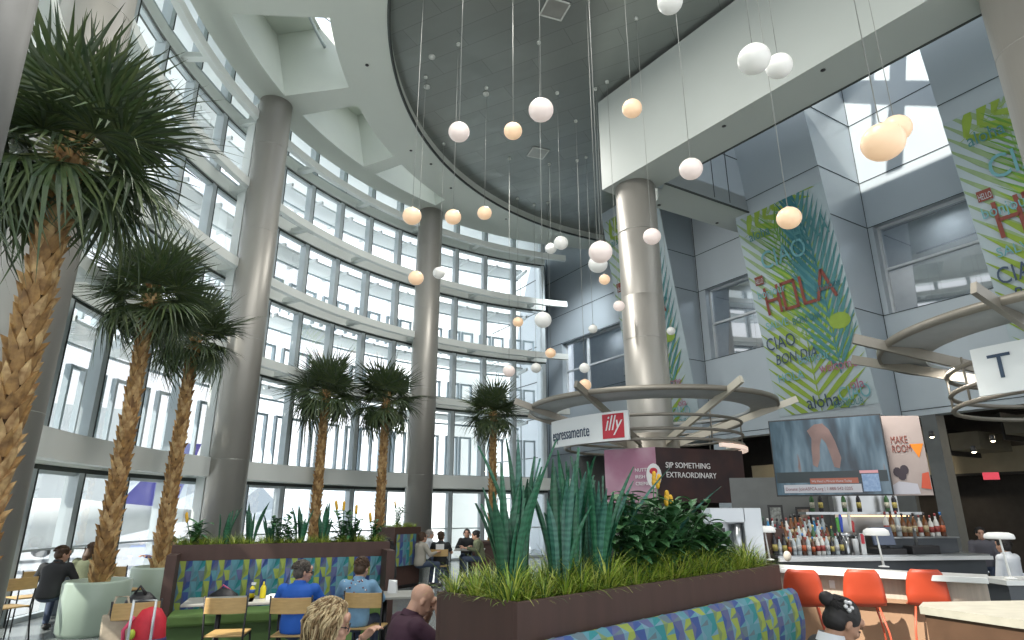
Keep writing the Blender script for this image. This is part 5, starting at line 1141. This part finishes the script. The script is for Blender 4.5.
def person(label, x, y, rz, shirt, hair, hcol, yaw=0, pitch=0, lean=8, trs=None, skin=None, arms=None, seat=.47, near=False, extras=None, scale=1., stand=False, sleeve='long', tilt=0):
    t = thing('person', label, 'person', (x, y, 0), rad(rz)); t.scale = (scale,)*3; skin = skin or SKIN; vb = .008 if near else .013; ln = rad(lean)
    z0 = (.95 if stand else seat+.09); S = lambda s: Vector((0, sin(ln)*s, z0+cos(ln)*s))
    hp = S(.455)+Vector((0, .012, 0))
    HM = Matrix.Translation(hp) @ Matrix.Rotation(rad(yaw), 4, 'Z') @ Matrix.Rotation(rad(pitch), 4, 'X') @ Matrix.Rotation(rad(tilt), 4, 'Y') @ Matrix.Translation((0, .018, .105))
    sh = [S(.375)+Vector((sx*.165, 0, 0)) for sx in (-1, 1)]
    arms = arms or [((-.27, .10), .74, (-.15, .36), .79), ((.27, .10), .74, (.15, .36), .79)]
    el = [Vector((a[0][0], a[0][1]+sin(ln)*.2, a[1])) for a in arms]; wr = [Vector((a[2][0], a[2][1]+sin(ln)*.2, a[3])) for a in arms]
    if stand: kn = [Vector((sx*.1, .02, .50)) for sx in (-1, 1)]; an = [Vector((sx*.1, -.02, .08)) for sx in (-1, 1)]
    else: kn = [Vector((sx*.11, .44, seat+.05)) for sx in (-1, 1)]; an = [Vector((sx*.12, .40, .09)) for sx in (-1, 1)]
    hip = [Vector((sx*.09, 0, z0-.03)) for sx in (-1, 1)]
    def torso(m, g):
        V = []; Fc = []; nn_ = 18; L_ = ((-.08, .10, .08), (-.05, .15, .11), (.05, .16, .118), (.15, .148, .112), (.25, .158, .118), (.33, .175, .122), (.385, .168, .112), (.42, .12, .09), (.445, .07, .065))
        for s, rx, ry in L_:
            c = S(s)
            for j in range(nn_): b = 2*PI*j/nn_; V.append(c+Vector(((rx+g)*cos(b), (ry+g)*sin(b), 0)))
        for i in range(len(L_)-1):
            for j in range(nn_): Fc.append((i*nn_+j, i*nn_+(j+1) % nn_, (i+1)*nn_+(j+1) % nn_, (i+1)*nn_+j))
        Fc.append(list(range(nn_))[::-1]); Fc.append([(len(L_)-1)*nn_+j for j in range(nn_)]); m.mesh(V, Fc, None, True)
        for a in sh: m.mesh(*ellv(a, (.065+g, .06+g, .06+g), None, 12), None, True)
    # body
    m = MB(); torso(m, -.012); m.tube([S(.38), hp, HM @ Vector((0, -.025, -.03))], [.062, .054, .052], 12)
    for (c, r) in (((0, -.012, .03), (.074, .094, .088)), ((0, .012, -.01), (.066, .080, .085)), ((0, .028, -.06), (.050, .058, .052)), ((0, .058, -.085), (.026, .025, .022)), ((0, .096, -.018), (.012, .016, .026)), ((0, .078, .045), (.055, .02, .03)), ((-.077, -.005, -.012), (.010, .018, .030)), ((.077, -.005, -.012), (.010, .018, .030)), ((0, .088, -.058), (.024, .009, .006)), ((0, .087, -.068), (.021, .008, .006)), ((-.035, .07, -.03), (.02, .016, .02)), ((.035, .07, -.03), (.02, .016, .02))):
        m.mesh(*ellv(c, r, HM, 14), None, True)
    for i in (0, 1):
        m.tube([sh[i], el[i]], [.048, .038], 10); m.tube([el[i], el[i].lerp(wr[i], .4), wr[i]], [.038, .036, .025], 10)
        d = (wr[i]-el[i]).normalized(); sd = d.cross(Vector((0, 0, 1))).normalized(); up = sd.cross(d)
        pc = wr[i]+d*.05; m.mesh(*ellv((0, 0, 0), (.042, .05, .018), Matrix.Translation(pc) @ Matrix(((sd.x, d.x, up.x, 0), (sd.y, d.y, up.y, 0), (sd.z, d.z, up.z, 0), (0, 0, 0, 1))), 12), None, True)
        if near or True:
            for q, (o_, L_) in enumerate(((-.03, .062), (-.01, .075), (.011, .07), (.031, .055))):
                b = wr[i]+d*.085+sd*o_; c1 = b+d*L_*.5-up*.006; c2 = b+d*L_*.85-up*.03; c3 = c2+d*.004-up*.02; m.tube([b-d*.02, b, c1, c2, c3], [.010, .0098, .009, .008, .006], 8)
            sg_ = 1 if i == 0 else -1; b = wr[i]+d*.03+sd*.035*sg_; m.tube([b, b+sd*.03*sg_+d*.025-up*.01, b+sd*.035*sg_+d*.055-up*.02], [.013, .011, .007], 8)
        m.tube([hip[i], kn[i]], [.07, .05], 10); m.tube([kn[i], an[i]], [.048, .032], 10); m.mesh(*ellv(an[i]+Vector((0, .06, -.045)), (.04, .11, .035), None, 10), None, True)
    o = m.build('body', skin, t); blend(o, vb if near else .011, 3, .5)
    # clothes
    m = MB(); torso(m, .012)
    for i in (0, 1):
        m.tube([sh[i]+Vector((0, 0, .005)), el[i] if sleeve == 'long' else sh[i].lerp(el[i], .75)], [.066, .054], 12)
        if sleeve == 'long': m.mesh(*ellv(el[i], (.05, .05, .05), None, 10), None, True); m.tube([el[i], el[i].lerp(wr[i], .92)], [.05, .036], 12)
    o = m.build('shirt', shirt, t); blend(o, .012, 5, .6)
    m = MB(); m.tube([S(.425), S(.468)+Vector((0, .005, 0))], [.078, .064], 20, cap=False); m.build('collar', shirt, t)
    m = MB(); m.mesh(*ellv(S(-.03), (.162, .118, .10), None, 14), None, True)
    for i in (0, 1): m.tube([hip[i], kn[i]], [.08, .064], 12); m.mesh(*ellv(kn[i], (.062,)*3, None, 10), None, True); m.tube([kn[i], an[i]], [.060, .045], 12)
    o = m.build('trousers', trs or DEN, t); blend(o, .014, 4, .6)
    for i in (0, 1):
        m = MB(); m.mesh(*ellv(an[i]+Vector((0, .06, -.045)), (.046, .125, .045), None, 12), None, True); m.build('shoe', SHOE, t)
        m = MB(); m.mesh(*ellv((.030*(-1, 1)[i], .082, -.002), (.011, .008, .006), HM, 8), None, True); m.build('eye', EYE, t)
        m = MB(); m.bar(HM @ Vector((.018*(-1, 1)[i], .092, .018)), HM @ Vector((.046*(-1, 1)[i], .082, .018)), .008, .006); m.build('eyebrow', hcol if hair != 'bald' else SKIN2, t)
    r = random.Random(int(abs(x*100)+abs(y*10)))
    def cap(m, gx=.006, low=-.01):
        m.mesh(*ellv((0, -.020, .036), (.076+gx, .094+gx, .090+gx), HM, 20), None, True); m.mesh(*ellv((0, -.045, -.01), (.072+gx, .066+gx, .075), HM, 16), None, True)
    if hair != 'bald':
        m = MB(); cap(m)
        if hair == 'bun':
            m.mesh(*ellv((-.0, -.135, .065), (.042, .045, .042), HM, 14), None, True)
        if hair == 'long': m.tube([HM @ Vector((0, -.07, 0)), HM @ Vector((0, -.10, -.12)), HM @ Vector((0, -.10, -.26))], [.075, .07, .03], 14)
        o = m.build('hair', hcol, t); blend(o, .007, 2, .5)
        m = MB(); nl = {'short': 260 if near else 150, 'bun': 420, 'wavy': 420, 'long': 70, 'curly': 260}[hair]
        for i in range(nl):
            th = r.uniform(0, 2*PI); ph = rad(r.uniform(2, 95)); d = Vector((sin(ph)*cos(th), sin(ph)*sin(th), cos(ph)))
            if d.y > .55 and d.z < .75: continue
            p = Vector((d.x*.082, d.y*.100-.020, d.z*.096+.036)); tg = Vector((d.x*.5, d.y*.5-.25, -.35)).normalized()
            if hair == 'wavy':
                L = r.uniform(.10, .25); pts = []; ax = r.uniform(0, 6)
                for k in range(8):
                    q = k/7; out = Vector((d.x, d.y-.15, 0))*(.028*math.sin(PI*min(1, q*1.2))+.006); pts.append(HM @ (p+out+Vector((.010*sin(q*8+ax), .010*cos(q*8+ax), -L*q*(.3+.7*q)+.012*(1-q)))))
                m.tube(pts, [.005, .006, .007, .007, .006, .005, .003, .001], 5, hcol if r.random() < .6 else BLH2)
            elif hair == 'curly':
                m.mesh(*ellv(p+d*.004, (.012, .012, .010), HM, 6), None, True)
            elif hair == 'bun':
                b = Vector((0, -.13, .06)); m.tube([HM @ p, HM @ (p.lerp(b, .45)+d*.02), HM @ b], [.0025, .003, .0025], 4)
            else:
                L = .035 if hair == 'short' else .13; tg = tg if hair == 'short' else Vector((d.x*.15, -.25, -1)).normalized(); m.tube([HM @ p, HM @ (p+(d*.35+tg)*L*.5), HM @ (p+tg*L)], [.006, .005, .001], 4)
        m.build('hair_locks', hcol, t)
    if extras: extras(t, HM, S, wr)
    return t
def glasses(t, HM, S, wr):
    m = MB()
    for sx in (-1, 1):
        m.tube([HM @ Vector((sx*.033+.024*cos(a), .100, -.002+.018*sin(a))) for a in [k*PI/6 for k in range(12)]], .0025, 5, closed=True); m.tube([HM @ Vector((sx*.057, .098, .002)), HM @ Vector((sx*.08, 0, .002))], .0028, 5)
    m.tube([HM @ Vector((-.01, .102, 0)), HM @ Vector((.01, .102, 0))], .0025, 5); m.build('glasses', BLACK, t)
GREYH = mat('hair_grey', (.10, .085, .07), .6, noise=.4, scale=40); BRH = mat('hair_brown', (.07, .035, .015), .55, noise=.4, scale=40); BLH = mat('hair_blonde', (.52, .40, .22), .5, noise=.35, scale=40); BKH = mat('hair_black', (.012, .010, .010), .6, noise=.2, scale=30); SILH = mat('hair_silver', (.35, .33, .30), .6, noise=.2, scale=40)
BLUE = mat('polo_blue', (.012, .10, .46), .75, noise=.1, scale=6); DENM = mat('denim_pale', (.17, .32, .47), .8, noise=.14, scale=9); PURP = mat('shirt_plum', (.045, .014, .030), .8, noise=.15, scale=8); BLKS = mat('shirt_black', (.018, .02, .022), .8, noise=.1); GRYB = mat('top_grey_blue', (.40, .46, .52), .8, noise=.1, scale=8); OLV = mat('jacket_olive', (.12, .14, .08), .8, noise=.2, scale=12); WHS = mat('shirt_white', (.6, .63, .66), .8, noise=.08); BEI = mat('shirt_khaki', (.34, .32, .27), .8, noise=.1)
def at(o, dx=0, dy=0): return o.location.x+dx, o.location.y+dy
x, y = at(CHB); person('grey haired man with glasses in a bright blue polo seated back to the view', x+.02, y-.04, 4, BLUE, 'short', GREYH, yaw=-62, pitch=-6, lean=4, sleeve='short', extras=glasses, near=True, scale=1.0, seat=.43)
x, y = at(CHL)
def flowers(t, HM, S, wr):
    r = random.Random(3); m = MB()
    for i in range(26):
        a = r.uniform(-1.2, 1.2); s = r.uniform(.22, .46); p = S(s)+Vector((.17*sin(a), -.135*cos(a), 0)); m.ball(p, .009, 6, REDP if i % 3 else WP)
    m.build('flower_print', REDP, t)
person('man in a pale denim shirt with small flowers seated back to the view', x-.14, y-.04, -6, DENM, 'curly', BRH, yaw=-14, pitch=-14, lean=7, near=True, extras=flowers, seat=.43)
def watch(t, HM, S, wr): pass
person('blonde woman with wavy hair and glasses raising her hand, bottom left of centre', -1.12, 3.85, -72, GRYB, 'wavy', BLH, yaw=-8, pitch=-10, lean=6, near=True, extras=glasses, arms=[((-.24, .12), .80, (-.04, .26), 1.03), ((.26, .12), .74, (.16, .36), .79)], trs=DEN, seat=.485)
person('bald man in a plum shirt leaning his face on his hand beside the near planter', -.87, 5.12, -58, PURP, 'bald', BRH, yaw=-12, pitch=-32, lean=14, near=True, arms=[((-.22, .22), .78, (-.07, .26), .98), ((.26, .24), .78, (.07, .26), 1.0)], sleeve='short', seat=.47)
def clip_(t, HM, S, wr):
    m = MB(); q = HM @ Vector((.07, -.045, .085))
    for i in range(5): a = i*2*PI/5; m.ball(HM @ Vector((.068-.012*sin(a), -.045+.02*cos(a), .085+.022*sin(a))), .013, 8)
    m.build('hair_clip', mat('clip_silver', (.6, .6, .6), .3, .3), t); m = MB(); m.tube([S(.43), S(.48)], [.082, .068], 20, cap=False); m.build('white_collar', WHS, t)
person('dark haired woman with a bun and silver hair clip in a black jacket, looking down', 1.76, 3.94, -94, BLKS, 'bun', BKH, yaw=6, pitch=-32, lean=10, near=True, extras=clip_, seat=.51, skin=SKIN2)
x, y = at(CHF)
def shirtprint(t, HM, S, wr):
    m = MB(); m.box(S(.33)+Vector((0, -.15, 0)), (.2, .01, .13)); m.build('shirt_print', WP, t)
person('far man in a black shirt with a white back print on a wooden chair', x, y, 0, BLKS, 'short', BRH, yaw=-20, lean=4, sleeve='short', extras=shirtprint)
x, y = gp(432, 556, .5); person('far silver haired man in a white shirt left of the printed black shirt', x, 17.6, -60, WHS, 'short', SILH, lean=6, yaw=-10)
x, _ = gp(463, 556, .5); q = aty(466, 540, 18.2); person('far woman in black seated behind the far table by the glass', q.x, 18.55, 180, BLKS, 'long', BKH, lean=6, skin=SKIN)
q = aty(481, 540, 17.4); person('far dark haired person in grey green leaning on the far table', q.x, 17.4, 100, OLV, 'short', BKH, lean=12, pitch=-15)
q = aty(428, 540, 16.6); person('far person in a khaki shirt at the left of the far group', q.x-.05, 15.6, -50, BEI, 'short', BRH, lean=5)
q = aty(392, 540, 12.9); person('woman in black with long dark hair beside the end of the tiled booth', q.x, 12.9, 100, BLKS, 'long', BKH, lean=8, pitch=-15)
q = aty(56, 560, 10.0); person('man in a dark jumper seated at the glass, left of the round planter', q.x-.02, 10.0, 12, BLKS, 'short', BRH, yaw=-50, pitch=-12, lean=16)
q = aty(78, 560, 10.7); person('brown haired woman in an olive and pink jacket beside the man at the glass', q.x+.02, 10.95, 30, OLV, 'long', BRH, yaw=-30, pitch=-12, lean=12)
q = aty(124, 560, 11.6); person('person seated beyond the round planter, right of the palm trunk', q.x-.25, 13.4, -40, WHS, 'short', BRH, lean=10)
q = aty(158, 560, 13.6); person('pink faced man in a blue strap seated behind the booth end', q.x-.45, 14.7, 150, BLUE, 'short', GREYH, lean=6, trs=DEN)
q = aty(998, 540, 11.2); person('dim person in grey with a yellow cloth in the dark shop at the right', q.x, 11.6, 150, mat('shirt_dim', (.10, .10, .12), .8), 'short', BKH, stand=True, lean=12, scale=.9)
q = aty(1012, 560, 8.6); person('person in a pale shirt cut by the right edge behind the lamp', q.x+.2, 8.9, 20, WHS, 'short', BKH, stand=True, lean=4, scale=.85)
x, y = gp(58, 600, .45); 
chair(q.x-5, 40, 0, 'tmp') if False else None
SKY, SUND, SUNE, HALL_FILL, CANOPY_FILL, EXPO = 1.55, (-.55, -.5, .67), 6.5, 300, 5, .3
# ------------------------------------------------------------------ outdoors
APR = mat('apron_concrete', (.52, .54, .55), .7, noise=.08, scale=.3)
m = MB(); m.poly([(-120, -20, -.06), (60, -20, -.06), (60, 160, -.06), (-120, 160, -.06)]); struct(m.build('ground', APR))
m = MB()
for k, (x, y, w, h, d) in enumerate(((-75, 140, 60, 14, 20), (-30, 150, 50, 17, 20), (20, 150, 70, 12, 20), (-110, 110, 40, 12, 20))):
    n = 12; top = [(x-w/2+w*i/n, y, h*math.sin(PI*i/n)*(.8+.2*sin(i*2.1+k))) for i in range(n+1)]
    for a, b in zip(top, top[1:]): m.poly([(a[0], a[1]-d, -.06), (b[0], b[1]-d, -.06), b, a])
tag(m.build('hills', mat('far_hills', (.42, .48, .52), .9, noise=.1)), None, None, kind='structure')
t = thing('terminal_building', 'white terminal block with a dark window band beyond the lower left panes', 'building', (-26, 30, 0))
m = MB(); m.box((0, 0, 3.4), (13, 4, 6.8), rad(42)); w_ = m.build('wall', EXT, t)
m = MB(); m.box((0, 0, 3.75), (13.1, 4.1, .7), rad(42)); m.build('window_band', EXB, t)
t = thing('parked_aircraft', 'white aircraft with a slanted blue tail outside the lower left panes', 'aircraft', (-17, 18.5, 0))
m = MB(); m.tube([(-5, -3, 1.2), (-3, -2, 1.35), (3, 2, 1.35), (6, 4, 1.6)], [.3, .75, .75, .15], 16); m.build('fuselage', EXT, t)
m = MB(); m.mesh([(3.8, 2.6, 1.6), (5.4, 3.6, 1.7), (5.9, 3.9, 4.0), (5.3, 3.5, 4.0), (3.82, 2.55, 1.6), (5.42, 3.55, 1.7), (5.92, 3.85, 4.0), (5.32, 3.45, 4.0)], [(0, 1, 2, 3), (4, 5, 6, 7), (0, 1, 5, 4), (1, 2, 6, 5), (2, 3, 7, 6), (0, 3, 7, 4)]); m.build('tail_fin', mat('tail_blue', (.10, .10, .45), .4), t)
VAN = mat('van_white', (.7, .72, .74), .4); 
for k, (x, y, lb) in enumerate(((-15.5, 15.5, 'white service van outside the leftmost low pane'), (-18, 24, 'white service van outside behind the palm in the round planter'))):
    t = thing('service_van', lb, 'van', (x, y, -.05), rad(60))
    m = MB(); m.box((0, 0, .85), (3.6, 1.6, .8)); m.mesh([(-1.6, -.75, 1.25), (1.1, -.75, 1.25), (.7, -.68, 1.85), (-1.5, -.68, 1.85), (-1.6, .75, 1.25), (1.1, .75, 1.25), (.7, .68, 1.85), (-1.5, .68, 1.85)], [(0, 1, 2, 3), (4, 5, 6, 7), (0, 1, 5, 4), (2, 3, 7, 6), (1, 2, 6, 5), (0, 3, 7, 4)]); m.build('body', VAN, t)
    m = MB(); m.box((-.2, 0, 1.55), (2.2, 1.46, .3)); m.build('window', BLACK, t)
    for sx in (-1.1, 1.1):
        for sy in (-.78, .78):
            m = MB(); m.lathe([(.35, -.09), (.35, .09)], 20, (sx, sy, .4), M=Matrix.Rotation(PI/2, 4, 'X')); m.build('wheel', BLACK, t)

# ------------------------------------------------------------------ light
w = bpy.data.worlds.new('sky'); sc.world = w; w.use_nodes = True; nt = w.node_tree; bg = nt.nodes['Background']
tc = nt.nodes.new('ShaderNodeTexCoord'); sx = nt.nodes.new('ShaderNodeSeparateXYZ'); cr = nt.nodes.new('ShaderNodeValToRGB')
nt.links.new(tc.outputs['Generated'], sx.inputs[0]); nt.links.new(sx.outputs['Z'], cr.inputs[0])
e = cr.color_ramp.elements; e[0].position = 0; e[0].color = (.93, .96, 1, 1); e[1].position = .7; e[1].color = (.62, .76, .98, 1)
k = cr.color_ramp.elements.new(.25); k.color = (.82, .90, 1, 1)
nz = nt.nodes.new('ShaderNodeTexNoise'); nz.inputs['Scale'].default_value = 2.5; nz.inputs['Detail'].default_value = 5
mx = nt.nodes.new('ShaderNodeMix'); mx.data_type = 'RGBA'; mx.inputs['B'].default_value = (1, 1, 1, 1)
nt.links.new(tc.outputs['Generated'], nz.inputs[0]); nt.links.new(nz.outputs['Fac'], mx.inputs['Factor']); nt.links.new(cr.outputs[0], mx.inputs['A']); nt.links.new(mx.outputs['Result'], bg.inputs[0])
bg.inputs['Strength'].default_value = SKY
def sun(d, e, ang=.6):
    l = bpy.data.lights.new('sun', 'SUN'); l.energy = e; l.angle = rad(ang); l.color = (1, .95, .86)
    o = bpy.data.objects.new('sun', l); COL.objects.link(o); o.rotation_euler = Vector(d).to_track_quat('Z', 'Y').to_euler(); return o
sun(SUND, SUNE)
def area(loc, size, e, col=(1, .97, .92), rot=(0, 0, 0)):
    l = bpy.data.lights.new('area_light', 'AREA'); l.energy = e; l.shape = 'DISK'; l.size = size; l.color = col
    o = bpy.data.objects.new('area_light', l); COL.objects.link(o); o.location = loc; o.rotation_euler = rot; return o
# added fill: wide discs below the hall ceiling, upward discs over the canopies
for (x, y) in ((-.5, 10), (1.5, 4.5), (0, 17), (-2, 3)): area((x, y, 12.9), 1.2, HALL_FILL)
l = bpy.data.lights.new('bay_fill_spot', 'SPOT'); l.energy = 2600; l.spot_size = rad(50); l.spot_blend = 1; l.shadow_soft_size = .5; l.color = (.9, .96, 1)  # added spot, lifts the dark wall bay beside the glass corner
o = bpy.data.objects.new('bay_fill_spot', l); COL.objects.link(o); o.location = (1.9, 21.8, 12.8); o.rotation_euler = (Vector((1.9, 21.8, 12.8))-Vector((3.0, 27.2, 8.6))).to_track_quat('Z', 'Y').to_euler()
for (u, z) in ((-4.4, 8.6), (-12.1, 8.7), (-18.2, 8.7)):
    area(W(u, -.95, 9.6), .5, 22, (.95, .98, 1))  # added lamps behind the panes, brighten the office windows
for (x, y) in ((3.43, 15.37), (8.55, 8.3)):
    for a in (80, 200, 320): area((x+1.5*cos(rad(a)), y+1.5*sin(rad(a)), 4.35), .8, CANOPY_FILL, rot=(PI, 0, 0))  # upward fill discs added above each canopy
vs = sc.view_settings; vs.view_transform = 'Standard'; vs.look = 'None'; vs.gamma = 1; vs.exposure = EXPO; vs.use_curve_mapping = False
sc.cycles.use_denoising = True
sc.cycles.max_bounces = 8; sc.cycles.diffuse_bounces = 5; sc.cycles.glossy_bounces = 3; sc.cycles.transparent_max_bounces = 12
sc.cycles.caustics_reflective = False; sc.cycles.caustics_refractive = False; sc.cycles.sample_clamp_indirect = 6
for (u, v, z) in ((-19.5, -2.5, 4.3), (-22.3, -2.5, 4.3), (-12.5, -1.5, 4.3), (-15, -2, 4.3)):
    p = W(u, v, z); area(p, .6, 70, (1, .85, .62))
for (x, y) in ((5.2, 8.8), (6.6, 9.1)): area((x, y, 3.9), .5, 30, (1, .93, .85))
